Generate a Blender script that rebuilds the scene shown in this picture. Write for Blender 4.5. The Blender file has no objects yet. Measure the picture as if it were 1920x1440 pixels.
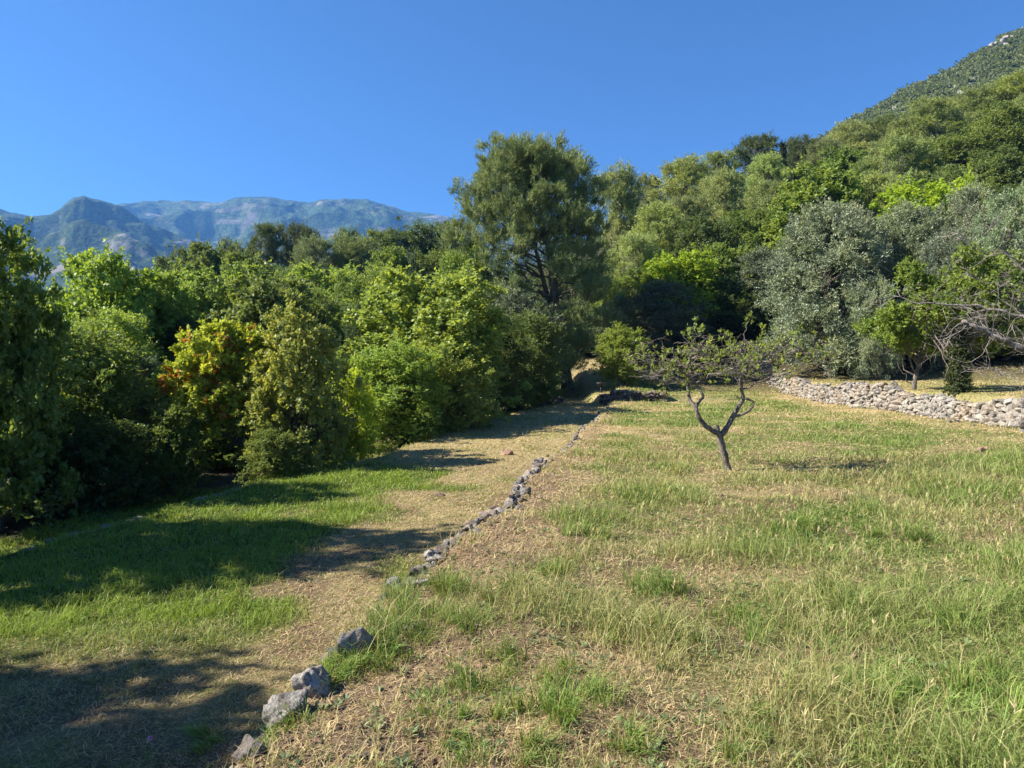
import bpy, math, numpy as np
from mathutils import Vector, Matrix
sc = bpy.context.scene
R = math.radians

# ---------------------------------------------------------------- camera, sky, sun, exposure
F = 1330.0; HOR = 690.0; EYE = 1.6           # focal length and horizon in photo pixels, eye height in metres
cam_d = bpy.data.cameras.new("camera"); cam = bpy.data.objects.new("camera", cam_d)
sc.collection.objects.link(cam); sc.camera = cam
cam.location = (0, 0, EYE); cam.rotation_euler = (R(90), 0, 0)
cam_d.sensor_width = 36; cam_d.lens = 36 * F / 1920; cam_d.shift_y = -(720 - HOR) / 1920
cam_d.clip_start = 0.05; cam_d.clip_end = 20000
SUN_EL = 39.0; SUN_AZ = -95.0                 # azimuth clockwise from +Y (the view direction); sun on the left
world = bpy.data.worlds.new("World"); sc.world = world; world.use_nodes = True
nt = world.node_tree; nt.nodes.clear()
sky = nt.nodes.new("ShaderNodeTexSky"); sky.sky_type = 'NISHITA'; sky.sun_disc = False
sky.sun_elevation = R(SUN_EL); sky.sun_rotation = R(SUN_AZ); sky.altitude = 600; sky.air_density = 1.0; sky.dust_density = 0.0; sky.ozone_density = 5.0
bg = nt.nodes.new("ShaderNodeBackground"); bg.inputs[1].default_value = 0.05
wo = nt.nodes.new("ShaderNodeOutputWorld")
tintn = nt.nodes.new("ShaderNodeMix"); tintn.data_type = 'RGBA'; tintn.blend_type = 'MULTIPLY'; tintn.inputs[0].default_value = 1
tintn.inputs[7].default_value = (0.50, 0.79, 1.06, 1); nt.links.new(sky.outputs[0], tintn.inputs[6]); nt.links.new(tintn.outputs[2], bg.inputs[0]); nt.links.new(bg.outputs[0], wo.inputs[0])
sun_d = bpy.data.lights.new("sun", 'SUN'); sun_d.energy = 5.0; sun_d.angle = R(0.53); sun_d.color = (1.0, 0.93, 0.82)
sun = bpy.data.objects.new("sun", sun_d); sc.collection.objects.link(sun)
sd = Vector((math.sin(R(SUN_AZ)) * math.cos(R(SUN_EL)), math.cos(R(SUN_AZ)) * math.cos(R(SUN_EL)), math.sin(R(SUN_EL))))
sun.rotation_euler = sd.to_track_quat('Z', 'Y').to_euler()
sc.view_settings.view_transform = 'Standard'; sc.view_settings.look = 'None'
sc.view_settings.exposure = 1.6; sc.view_settings.gamma = 1
sc.cycles.max_bounces = 8; sc.cycles.diffuse_bounces = 3; sc.cycles.glossy_bounces = 2; sc.cycles.transmission_bounces = 4
sc.cycles.transparent_max_bounces = 6; sc.cycles.volume_bounces = 0
sc.cycles.use_denoising = True

# ---------------------------------------------------------------- numpy helpers
def rs(seed): return np.random.default_rng(seed)
def unit(v): return v / np.maximum(np.linalg.norm(v, axis=-1, keepdims=True), 1e-9)
def hsh(i, j, k, s):
    n = (i * 73856093) ^ (j * 19349663) ^ (k * 83492791) ^ (s * 2654435)
    n = (n ^ (n >> 13)) * 1274126177; n = n & 0x7fffffff; n = n ^ (n >> 15)
    return (n & 0xffffff) / float(0xffffff)
def vnoise(p, s=0):
    p = np.asarray(p, float); i = np.floor(p).astype(np.int64); f = p - i; f = f * f * (3 - 2 * f)
    x, y, z = i[..., 0], i[..., 1], i[..., 2]; r = 0
    for a in (0, 1):
        for b in (0, 1):
            for c in (0, 1):
                w = (f[..., 0] if a else 1 - f[..., 0]) * (f[..., 1] if b else 1 - f[..., 1]) * (f[..., 2] if c else 1 - f[..., 2])
                r = r + w * hsh(x + a, y + b, z + c, s)
    return r * 2 - 1
def fbm(p, o=4, s=0, g=0.5):
    p = np.asarray(p, float); a, t = 1.0, 0
    for k in range(o): t = t + a * vnoise(p * 2 ** k, s + k); a *= g
    return t
def P2(x, y, k=1.0): return np.stack([np.asarray(x, float) * k, np.asarray(y, float) * k, np.zeros_like(np.asarray(x, float))], -1)
def sst(a, b, x):
    t = np.clip((x - a) / (b - a), 0, 1); return t * t * (3 - 2 * t)
def at(px, py, d): return np.array([(px - 960) / F * d, d, EYE + (HOR - py) / F * d])

def make_mesh(name, V, Fc, mats=(), smooth=False, attrs=None, matidx=None):
    """V (n,3); Fc a list of int arrays (m,3) or (m,4)"""
    me = bpy.data.meshes.new(name)
    V = np.ascontiguousarray(V, np.float32)
    if not isinstance(Fc, (list, tuple)): Fc = [Fc]
    Fc = [np.asarray(f, np.int32) for f in Fc if len(f)]
    me.vertices.add(len(V)); me.vertices.foreach_set("co", V.ravel())
    li = np.concatenate([f.ravel() for f in Fc])
    tot = np.concatenate([np.full(len(f), f.shape[1], np.int32) for f in Fc])
    st = np.concatenate([[0], np.cumsum(tot)[:-1]]).astype(np.int32)
    me.loops.add(len(li)); me.loops.foreach_set("vertex_index", li)
    me.polygons.add(len(tot)); me.polygons.foreach_set("loop_start", st); me.polygons.foreach_set("loop_total", tot)
    if matidx is not None: me.polygons.foreach_set("material_index", np.asarray(matidx, np.int32))
    for m in mats: me.materials.append(m)
    me.update(calc_edges=True)
    me.polygons.foreach_set("use_smooth", np.full(len(tot), bool(smooth)))
    for an, av in (attrs or {}).items():
        av = np.asarray(av, np.float32)
        if av.ndim == 1:
            a = me.attributes.new(an, 'FLOAT', 'POINT'); a.data.foreach_set("value", av)
        else:
            if av.shape[1] == 3: av = np.concatenate([av, np.ones((len(av), 1), np.float32)], 1)
            a = me.attributes.new(an, 'FLOAT_COLOR', 'POINT'); a.data.foreach_set("color", np.ascontiguousarray(av).ravel())
    return me
class Acc:
    """collects pieces that end up in ONE mesh"""
    def __init__(s): s.V = []; s.T = []; s.Q = []; s.n = 0; s.A = []
    def add(s, V, T=None, Q=None, a=None):
        V = np.asarray(V, float).reshape(-1, 3)
        s.V.append(V)
        if T is not None and len(T): s.T.append(np.asarray(T) + s.n)
        if Q is not None and len(Q): s.Q.append(np.asarray(Q) + s.n)
        if a is None: a = np.zeros(len(V))
        a = np.asarray(a, float)
        s.A.append(a if a.shape[:1] == (len(V),) else np.broadcast_to(a, (len(V),) + a.shape))
        s.n += len(V)
    def mesh(s, name, mats, smooth=False, an="tint"):
        Fc = []
        if s.T: Fc.append(np.concatenate(s.T))
        if s.Q: Fc.append(np.concatenate(s.Q))
        return make_mesh(name, np.concatenate(s.V), Fc, mats, smooth, {an: np.concatenate(s.A)})
def link(name, me, parent=None):
    o = bpy.data.objects.new(name, me); sc.collection.objects.link(o)
    if parent: o.parent = parent
    return o
def tag(o, label, cat, group=None):
    o["label"] = label; o["category"] = cat
    if group: o["group"] = group
    return o
def empty(name, loc=(0, 0, 0), rz=0):
    o = bpy.data.objects.new(name, None); sc.collection.objects.link(o)
    o.empty_display_size = 0.3; o.location = loc; o.rotation_euler = (0, 0, rz); return o
def kind(o, k): o["kind"] = k; return o

def tube(acc, pts, rad, n=7, a=0.0, cap=True, rough=0.0, seed=0):
    pts = np.asarray(pts, float); rad = np.asarray(rad, float); m = len(pts)
    d = np.gradient(pts, axis=0); d = unit(d)
    ref = np.array([0.3, 0.2, 1.0]) if abs(d[:, 2]).mean() < 0.8 else np.array([1.0, 0.15, 0.1])
    u = unit(np.cross(d, ref)); v = np.cross(d, u)
    ang = np.arange(n) * 2 * math.pi / n
    ring = (u[:, None, :] * np.cos(ang)[None, :, None] + v[:, None, :] * np.sin(ang)[None, :, None])
    rr = rad[:, None]
    if rough:
        rr = rr * (1 + rough * vnoise((pts[:, None, :] + ring * rad[:, None, None]) * (1.3 / max(rad.mean(), 0.01)), seed))
    V = pts[:, None, :] + ring * np.broadcast_to(rr, (m, n))[..., None]
    i = np.arange(m - 1)[:, None] * n; j = np.arange(n)[None, :]; jn = (j + 1) % n
    Q = np.stack([i + j, i + jn, i + n + jn, i + n + j], -1).reshape(-1, 4)
    V = V.reshape(-1, 3); T = None
    if cap:
        V = np.concatenate([V, pts[-1:]]); b = (m - 1) * n
        T = np.stack([b + np.arange(n), b + (np.arange(n) + 1) % n, np.full(n, m * n)], -1)
    acc.add(V, T, Q, np.full(len(V), a))
def curve(p0, p1, n, wob, rng, sag=0.0):
    t = np.linspace(0, 1, n)[:, None]; p0 = np.asarray(p0, float); p1 = np.asarray(p1, float)
    L = np.linalg.norm(p1 - p0)
    w = rng.normal(size=(n, 3)) * wob * L; w[0] = 0; w[-1] = 0
    q = p0 * (1 - t) + p1 * t + w; q[:, 2] += (np.sin(t[:, 0] * math.pi)) * sag * L
    return q
def catmull(P, k=4):
    P = np.asarray(P, float); Q = np.vstack([2 * P[0] - P[1], P, 2 * P[-1] - P[-2]]); out = []
    for i in range(1, len(Q) - 2):
        for t in np.arange(k) / k:
            a, b, c, d = Q[i - 1], Q[i], Q[i + 1], Q[i + 2]
            out.append(0.5 * ((2 * b) + (c - a) * t + (2 * a - 5 * b + 4 * c - d) * t * t + (3 * b - a - 3 * c + d) * t ** 3))
    out.append(P[-1]); return np.array(out)

# ---------------------------------------------------------------- materials
def new_mat(name):
    m = bpy.data.materials.new(name); m.use_nodes = True; t = m.node_tree; t.nodes.clear()
    return m, t, t.nodes, t.links
def N(t, typ, **kw):
    n = t.nodes.new(typ)
    for k, v in kw.items(): setattr(n, k, v)
    return n
def noise(t, scale, detail=4, rough=0.55, vec=None):
    n = N(t, "ShaderNodeTexNoise"); n.inputs["Scale"].default_value = scale; n.inputs["Detail"].default_value = detail
    n.inputs["Roughness"].default_value = rough
    if vec is not None: t.links.new(vec, n.inputs["Vector"])
    return n.outputs["Fac"]
def ramp(t, fac, stops):
    r = N(t, "ShaderNodeValToRGB"); e = r.color_ramp.elements
    while len(e) < len(stops): e.new(0.5)
    for i, (p, c) in enumerate(stops): e[i].position = p; e[i].color = (*c, 1) if len(c) == 3 else c
    t.links.new(fac, r.inputs[0]); return r.outputs[0]
def mix(t, fac, a, b, mode='MIX'):
    m = N(t, "ShaderNodeMix", data_type='RGBA', blend_type=mode)
    for s, v in ((0, fac), (6, a), (7, b)):
        if isinstance(v, (int, float)): m.inputs[s].default_value = v
        elif isinstance(v, tuple): m.inputs[s].default_value = (*v, 1)
        else: t.links.new(v, m.inputs[s])
    return m.outputs[2]
def maprange(t, v, a, b, c, d):
    m = N(t, "ShaderNodeMapRange"); t.links.new(v, m.inputs[0])
    for i, x in zip((1, 2, 3, 4), (a, b, c, d)): m.inputs[i].default_value = x
    return m.outputs[0]
def bump(t, h, strength, dist):
    b = N(t, "ShaderNodeBump"); b.inputs["Strength"].default_value = strength; b.inputs["Distance"].default_value = dist
    t.links.new(h, b.inputs["Height"]); return b.outputs[0]
def principled(t, col, rough=0.8, spec=0.3, nrm=None):
    p = N(t, "ShaderNodeBsdfPrincipled"); o = N(t, "ShaderNodeOutputMaterial")
    if isinstance(col, tuple): p.inputs["Base Color"].default_value = (*col, 1)
    else: t.links.new(col, p.inputs["Base Color"])
    p.inputs["Roughness"].default_value = rough; p.inputs["Specular IOR Level"].default_value = spec
    if nrm is not None: t.links.new(nrm, p.inputs["Normal"])
    t.links.new(p.outputs[0], o.inputs[0]); return p
def objcoord(t): return N(t, "ShaderNodeTexCoord").outputs["Object"]
def attr(t, name, out="Fac"): return N(t, "ShaderNodeAttribute", attribute_name=name).outputs[out]

def leaf_material(name, trans=0.35, spec=0.25, rough=0.5, colattr=False, accent=None):
    m, t, ns, ln = new_mat(name)
    if colattr: base = attr(t, "col", "Color")
    else:
        base = N(t, "ShaderNodeObjectInfo").outputs["Color"]
        tint = attr(t, "tint")
        base = mix(t, 1.0, base, ramp(t, tint, [(0, (0.62, 0.66, 0.72)), (0.5, (1, 1, 1)), (1, (1.5, 1.3, 1.0))]), 'MULTIPLY')
    if accent:
        base = mix(t, maprange(t, attr(t, "accent"), 0.5, 0.6, 0, 1), base, accent)
    p = N(t, "ShaderNodeBsdfPrincipled"); ln.new(base, p.inputs["Base Color"])
    p.inputs["Roughness"].default_value = rough; p.inputs["Specular IOR Level"].default_value = spec
    tr = N(t, "ShaderNodeBsdfTranslucent"); ln.new(mix(t, 1.0, base, (1.4, 1.28, 0.65), 'MULTIPLY'), tr.inputs[0])
    mx = N(t, "ShaderNodeMixShader"); mx.inputs[0].default_value = trans
    ln.new(p.outputs[0], mx.inputs[1]); ln.new(tr.outputs[0], mx.inputs[2])
    o = N(t, "ShaderNodeOutputMaterial"); ln.new(mx.outputs[0], o.inputs[0]); return m
M_LEAF = leaf_material("leaf", 0.43, 0.28, 0.5)
M_NEEDLE = leaf_material("needle", 0.2, 0.15, 0.6)
M_OLIVE = leaf_material("olive_leaf", 0.18, 0.4, 0.45)
M_RED = leaf_material("red_tipped_leaf", 0.38, accent=(0.42, 0.14, 0.04))
M_GRASS = leaf_material("grass_blade", 0.3, 0.2, 0.55, colattr=True)

def bark_material(name, a, b, scale=9):
    m, t, ns, ln = new_mat(name); oc = objcoord(t)
    mp = N(t, "ShaderNodeMapping"); mp.inputs["Scale"].default_value = (1, 1, 0.3); ln.new(oc, mp.inputs[0])
    n1 = noise(t, scale, 6, 0.65, mp.outputs[0]); n2 = noise(t, scale * 4, 4, 0.6, mp.outputs[0])
    c = ramp(t, n1, [(0.3, a), (0.62, b)]); c = mix(t, 0.5, c, ramp(t, n2, [(0.35, (0.35, 0.35, 0.35)), (0.6, (1.2, 1.2, 1.2))]), 'MULTIPLY')
    principled(t, c, 0.9, 0.15, bump(t, n2, 0.8, 0.02)); return m
M_BARK = bark_material("bark", (0.05, 0.04, 0.03), (0.17, 0.14, 0.11))
M_PINEBARK = bark_material("pine_bark", (0.09, 0.075, 0.065), (0.30, 0.26, 0.225))
M_PALEBARK = bark_material("pale_bark", (0.05, 0.042, 0.036), (0.24, 0.205, 0.175), 14)
M_DEAD = bark_material("dead_grey_wood", (0.09, 0.078, 0.068), (0.34, 0.30, 0.265), 14)

def stone_material(name, dark, lite, warm, scale):
    m, t, ns, ln = new_mat(name); g = N(t, "ShaderNodeNewGeometry"); pos = g.outputs["Position"]
    n1 = noise(t, scale, 6, 0.6, pos); n2 = noise(t, scale * 5, 5, 0.7, pos); n3 = noise(t, scale * 0.35, 3, 0.5, pos)
    c = ramp(t, n1, [(0.32, dark), (0.5, lite), (0.7, tuple(min(1, x * 1.25) for x in lite))])
    c = mix(t, maprange(t, n3, 0.45, 0.62, 0, 0.75), c, warm)
    c = mix(t, 1.0, c, ramp(t, attr(t, "tint"), [(0, (0.45, 0.45, 0.47)), (1, (1.25, 1.2, 1.15))]), 'MULTIPLY')
    c = mix(t, 0.75, c, ramp(t, n2, [(0.36, (0.3, 0.3, 0.3)), (0.5, (0.95, 0.95, 0.95)), (0.7, (1.25, 1.25, 1.25))]), 'MULTIPLY')
    principled(t, c, 0.92, 0.15, bump(t, n2, 0.9, 0.03)); return m
M_WALL = stone_material("dry_stone", (0.13, 0.125, 0.115), (0.30, 0.285, 0.255), (0.31, 0.255, 0.19), 3.0)
M_CLIFF = stone_material("cliff_rock", (0.12, 0.12, 0.115), (0.34, 0.33, 0.31), (0.30, 0.27, 0.23), 0.4)
M_ROCK = stone_material("lichen_rock", (0.07, 0.065, 0.06), (0.31, 0.295, 0.27), (0.28, 0.21, 0.15), 8.0)
M_SHADEROCK = stone_material("shade_darkened_rock", (0.05, 0.045, 0.045), (0.19, 0.17, 0.155), (0.17, 0.12, 0.09), 14.0)  # colour darkened to paint in the shade on the two far walls
M_PEB = stone_material("pebble", (0.14, 0.11, 0.09), (0.34, 0.26, 0.19), (0.34, 0.19, 0.12), 12.0)

# ---------------------------------------------------------------- the ground
def xedge(y): return -1.71 + 0.195 * y + 0.10 * np.sin(y * 0.9) * sst(2, 6, y) + 0.06 * np.sin(y * 2.3 + 1)
B2Y = [-20, 3, 5, 8.9, 11.7, 15.4, 18.3, 22, 26, 36, 60, 140]; B2X = [-8.5, -7.4, -7.0, -6.4, -5.6, -5.0, -3.3, -2.3, -1.0, 2.2, 5, 12]
def xlow(y): return np.interp(y, B2Y, B2X)
def xwall(y): return 13.4 + 0.1 * (y - 18.5) + 0.15 * np.sin(y * 0.35)
AU = [-600, 0, 300, 500, 800, 1000, 1200, 1450, 1920, 2600]
AH = [0.5, 1.5, 4, 9, 11, 13.5, 17, 21, 28, 33]; AY0 = [30, 30, 30, 31, 34, 45, 42, 41, 33, 28]
def H(x, y):
    x = np.asarray(x, float); y = np.asarray(y, float)
    e = xedge(y)
    left = -0.62 + 0.42 * sst(13, 31, y) - 0.02 * np.clip(e - x, 0, 8)
    z = left + (0.0 - left) * sst(-0.22, 0.02, x - e)
    # the next terrace down, and the slope under the wood
    b = xlow(y); low = np.clip(b - x, 0, 60)
    z = z - 0.42 * sst(0.0, 0.35, low) * (1 - 0.6 * sst(20, 34, y)) - 0.035 * np.clip(low, 0, 25)
    # the step behind the far end of the upper field
    w = 0.25 + 9 * sst(10.8, 12.5, x)
    z = z + (0.48 - 0.25 * sst(7, 8, x)) * np.clip((y - 34) / w, 0, 1) * sst(4.0, 4.6, x)
    # the terrace above the right-hand wall
    o = x - xwall(y)
    z = z + 0.80 * sst(-0.05, 0.35, o) * (1 - sst(47.5, 50, y)) + 0.022 * np.clip(o, 0, 30) * (1 - sst(44, 60, y)) + 0.8 * sst(47.5, 50, y) * sst(11, 14, x)
    # the wooded hill
    u = 960 + F * x / np.maximum(y, 12.0)
    a = np.interp(u, AU, AH); y0 = np.interp(u, AU, AY0)
    r = np.clip((y - y0) / (95 - y0), 0, 1.25)
    z = z + a * r ** 1.15 * (1 - 0.9 * sst(125, 190, y))
    z = z - 25 * sst(150, 400, y)
    z = z + 0.035 * fbm(P2(x, y, 0.6), 3, 3) * sst(0, 4, np.hypot(x, y)) + 0.012 * fbm(P2(x, y, 3.1), 3, 7)
    z = z + 0.35 * fbm(P2(x, y, 0.13), 3, 11) * sst(36, 55, y)
    return z
def Hs(x, y): return float(H(np.array([x]), np.array([y]))[0])

def greenness(x, y):
    """how green (1) or straw-dry (0) the grass is"""
    e = xedge(y); n = fbm(P2(x, y, 0.9), 4, 21); n2 = fbm(P2(x, y, 0.28), 3, 22)
    lush = sst(-0.6, 1.1, (-2.0 - 0.035 * (10 - y) - x) + 1.3 * n) * sst(5.0, 6.6, y + 0.5 * n) * (1 - sst(15.8, 17.2, y + 0.7 * n))
    gl = np.maximum(lush, 0.16 + 0.5 * n * (n > 0))
    gl = np.where(x < xlow(y), 0.75 + 0.2 * n, gl)
    gr = 0.57 + 0.46 * n + 0.25 * n2
    gr = gr + 0.12 * sst(12, 16, y) - 0.35 * np.exp(-((y - 10.6) / 1.1) ** 2) * sst(6.5, 4.5, x)
    gr = gr - 0.55 * (1 - sst(0.2, 1.3, x - e + 0.3 * n)) * (.25 + .75 * sst(4, 6.5, y)) - 0.5 * sst(-3.6, -0.8, x - xwall(y) + n)
    gu = 0.36 + 0.2 * n
    g = np.where(x < e, gl, np.where(x < xwall(y), gr, gu))
    return np.clip(g, 0, 1), np.where(x < e, lush, 0)

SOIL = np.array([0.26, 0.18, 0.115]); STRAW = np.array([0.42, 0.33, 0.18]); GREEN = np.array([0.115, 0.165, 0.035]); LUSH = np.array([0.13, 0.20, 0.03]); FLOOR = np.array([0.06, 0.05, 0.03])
def ground():
    ys = np.concatenate([np.arange(-14, -2, 0.7), np.arange(-2, 14, 0.09), np.arange(14, 50, 0.16), np.arange(50, 100, 0.9), np.arange(100, 200, 4), np.geomspace(200, 9000, 26)])
    xs = np.concatenate([-np.geomspace(9000, 75, 20), np.arange(-70, -30, 2.0), np.arange(-30, -9, 0.5), np.arange(-9, 19, 0.11), np.arange(19, 40, 0.6), np.arange(40, 110, 2.0), np.geomspace(112, 9000, 20)])
    X, Y = np.meshgrid(xs, ys); Z = H(X, Y)
    Z = Z - 20 * sst(130, 500, np.abs(X)) 
    ny, nx = X.shape; V = np.stack([X, Y, Z], -1).reshape(-1, 3)
    i = np.arange(ny - 1)[:, None] * nx; j = np.arange(nx - 1)[None, :]
    Q = np.stack([i + j, i + j + 1, i + nx + j + 1, i + nx + j], -1).reshape(-1, 4)
    x, y = V[:, 0], V[:, 1]; g, lu = greenness(x, y); n = fbm(P2(x, y, 1.7), 4, 31)[:, None]
    near = (1 - sst(9, 22, y))[:, None]
    col = STRAW * (1 - g[:, None]) + GREEN * g[:, None]
    soil = np.clip(sst(0.0, 0.55, n[:, 0] + 0.25)[:, None] * near * 0.9, 0, 1) * (1 - lu[:, None])
    col = col * (1 - soil) + SOIL * soil; col = col * (1 - lu[:, None]) + LUSH * 0.6 * lu[:, None]
    strip = ((x > xedge(y)) * (1 - sst(0.25, 0.9, x - xedge(y))))[:, None] * (1 - sst(20, 30, y))[:, None]
    col = col * (1 - 0.8 * strip) + SOIL * 1.1 * 0.8 * strip; col = col * (1 - .22 * near)
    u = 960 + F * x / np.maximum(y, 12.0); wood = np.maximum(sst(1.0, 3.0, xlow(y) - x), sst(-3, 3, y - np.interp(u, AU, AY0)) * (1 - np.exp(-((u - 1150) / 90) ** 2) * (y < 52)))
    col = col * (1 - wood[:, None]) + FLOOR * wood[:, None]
    m, t, ns, ln = new_mat("field_ground"); pos = N(t, "ShaderNodeNewGeometry").outputs["Position"]
    n1 = noise(t, 7, 6, 0.65, pos); n2 = noise(t, 45, 5, 0.7, pos)
    c = mix(t, 0.8, attr(t, "col", "Color"), ramp(t, n1, [(0.3, (0.6, 0.6, 0.6)), (0.5, (1, 1, 1)), (0.7, (1.35, 1.3, 1.2))]), 'MULTIPLY')
    c = mix(t, 0.8, c, ramp(t, n2, [(0.32, (0.45, 0.42, 0.4)), (0.52, (1, 1, 1)), (0.68, (1.4, 1.35, 1.25))]), 'MULTIPLY')
    principled(t, c, 0.95, 0.1, bump(t, n2, 1.0, 0.04))
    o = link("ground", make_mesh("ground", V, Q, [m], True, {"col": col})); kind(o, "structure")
ground()

# ---------------------------------------------------------------- far mountains
def mountain_mesh(name, ridge, drange, foot, dfoot, mat, amp, nu, nv, seed, p=1.0, cliffs=0.0, px0=-900, px1=2900, back=1.0):
    """a real height field: ridge = photo silhouette placed at its true distance, running down to a foot towards the viewer"""
    u = np.linspace(px0, px1, nu); rx = [a for a, b in ridge]; ry = [b for a, b in ridge]
    d_r = np.interp(u, [px0, px1], drange); z_r = EYE + (HOR - np.interp(u, rx, ry)) / F * d_r
    s = np.concatenate([np.linspace(0, 1, nv), 1 + np.linspace(0.01, 0.14, 8)])
    U, S = np.meshgrid(u, s); DR = np.broadcast_to(d_r, U.shape); ZR = np.broadcast_to(z_r, U.shape)
    D = dfoot + (DR - dfoot) * S
    Z = np.where(S <= 1, foot + (ZR - foot) * np.clip(S, 0, 1) ** p, ZR - (ZR - foot) * 1.4 * back * (S - 1))
    X = (U - 960) / F * D
    sc_ = amp
    q = np.stack([X, D, Z * 0], -1) / (sc_ * 9)
    env = np.clip(np.sin(np.clip(S, 0, 1) * math.pi) * 1.2, 0.0, 1) + 0.06
    ridged = 1 - np.abs(fbm(q, 5, seed)) * 1.6
    Z = Z + (ridged - 0.45) * sc_ * env * 1.5
    Z = Z + fbm(q * 9, 3, seed + 9) * sc_ * 0.10
    if cliffs:
        c = fbm(q * 0.7, 3, seed + 5)
        st = cliffs * 1.0; zz = Z / st + c * 3.2 + fbm(q * 0.23, 2, seed + 6) * 4; fl = np.floor(zz); fr = zz - fl
        Z2 = (fl + sst(0.55, 0.8, fr) * 0.8 + fr * 0.2 - c * 3.2 - fbm(q * 0.23, 2, seed + 6) * 4) * st
        Z = Z + (Z2 - Z) * 0.6 * np.clip(env, 0, 1) * sst(0.05, 0.45, c)
    ny, nx = U.shape; i = np.arange(ny - 1)[:, None] * nx; j = np.arange(nx - 1)[None, :]
    Q = np.stack([i + j, i + j + 1, i + nx + j + 1, i + nx + j], -1).reshape(-1, 4)
    V = np.stack([X, D, Z], -1).reshape(-1, 3)
    o = link(name, make_mesh(name, V, Q, [mat], False)); kind(o, "structure"); return o, (u, s, X, D, Z)
def mountain_material(name, green, green2, rock, sc1, steep, treesc):
    m, t, ns, ln = new_mat(name); g = N(t, "ShaderNodeNewGeometry"); pos = g.outputs["Position"]
    sep = N(t, "ShaderNodeSeparateXYZ"); ln.new(g.outputs["Normal"], sep.inputs[0])
    n1 = noise(t, sc1, 7, 0.65, pos); n2 = noise(t, treesc, 3, 0.6, pos)
    v = N(t, "ShaderNodeTexVoronoi"); v.inputs["Scale"].default_value = treesc; ln.new(pos, v.inputs["Vector"])
    veg = ramp(t, v.outputs["Distance"], [(0.15, green2), (0.55, green), (0.8, tuple(x * 1.9 for x in green))])
    a = N(t, "ShaderNodeMath", operation='ADD'); ln.new(sep.outputs[2], a.inputs[0])
    b = N(t, "ShaderNodeMath", operation='MULTIPLY'); ln.new(n1, b.inputs[0]); b.inputs[1].default_value = -1.1; ln.new(b.outputs[0], a.inputs[1])
    f = maprange(t, a.outputs[0], steep - 0.06, steep + 0.10, 1, 0)
    mp = N(t, "ShaderNodeMapping"); mp.inputs["Scale"].default_value = (1, 0.4, 3.2); ln.new(pos, mp.inputs[0])
    n4 = noise(t, sc1 * 0.8, 6, 0.6, mp.outputs[0]); n5 = noise(t, sc1 * 0.22, 2, 0.5, pos)
    pa = N(t, "ShaderNodeMath", operation='MULTIPLY'); ln.new(maprange(t, n4, 0.54, 0.60, 0, 1), pa.inputs[0]); ln.new(maprange(t, n5, 0.46, 0.56, 0, 1), pa.inputs[1])
    mxx = N(t, "ShaderNodeMath", operation='MAXIMUM'); ln.new(pa.outputs[0], mxx.inputs[0]); ln.new(f, mxx.inputs[1]); f = mxx.outputs[0]
    c = mix(t, f, veg, mix(t, n2, tuple(x * 1.5 for x in rock), tuple(x * 0.5 for x in rock)))
    principled(t, c, 0.95, 0.05, bump(t, v.outputs["Distance"], 0.6, 0.25 / treesc)); return m
MM = mountain_material("mountain_scrub_and_rock", (0.040, 0.060, 0.022), (0.030, 0.048, 0.018), (0.17, 0.155, 0.13), 0.006, -0.10, 0.10)
ridge_far = [(-900, 420), (60, 415), (150, 400), (225, 384), (270, 378), (330, 377), (372, 379), (400, 382), (440, 372), (470, 369), (505, 368), (540, 377), (575, 381), (600, 374), (640, 374), (690, 376), (730, 388), (770, 398), (840, 407), (900, 420), (1000, 440), (1200, 470), (2900, 520)]
mountain_mesh("mountain", ridge_far, (3400, 3400), 120, 1900, MM, 56, 700, 220, 41, 0.75, 0, px0=-500, px1=1500)
MM2 = mountain_material("spur_scrub_and_rock", (0.030, 0.047, 0.017), (0.022, 0.036, 0.014), (0.17, 0.155, 0.13), 0.008, -0.14, 0.14)
ridge_near = [(-900, 390), (-40, 385), (0, 391), (20, 397), (60, 404), (95, 400), (112, 390), (122, 380), (138, 368), (158, 365), (172, 371), (195, 377), (220, 385), (245, 398), (262, 410), (300, 428), (350, 448), (400, 470), (470, 505), (700, 600), (2900, 700)]
mountain_mesh("mountain_spur", ridge_near, (2150, 2150), -20, 900, MM2, 38, 700, 220, 77, 0.8, 0, px0=-500, px1=900)
# the steep wooded mountain at the right
ridge_r = [(900, 520), (1400, 330), (1480, 290), (1530, 262), (1560, 245), (1600, 222), (1650, 195), (1700, 170), (1750, 148), (1800, 124), (1840, 98), (1860, 80), (1875, 67), (1900, 60), (1920, 54), (2000, 20), (2300, -90), (2900, -200)]
MM3 = mountain_material("steep_slope", (0.035, 0.05, 0.02), (0.05, 0.07, 0.025), (0.36, 0.34, 0.31), 0.03, 0.0, 0.5)
_, RM = mountain_mesh("steep_mountain", ridge_r, (430, 430), 8, 190, MM3, 9, 260, 130, 99, 0.92, 0, px0=1100, px1=2900)

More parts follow.
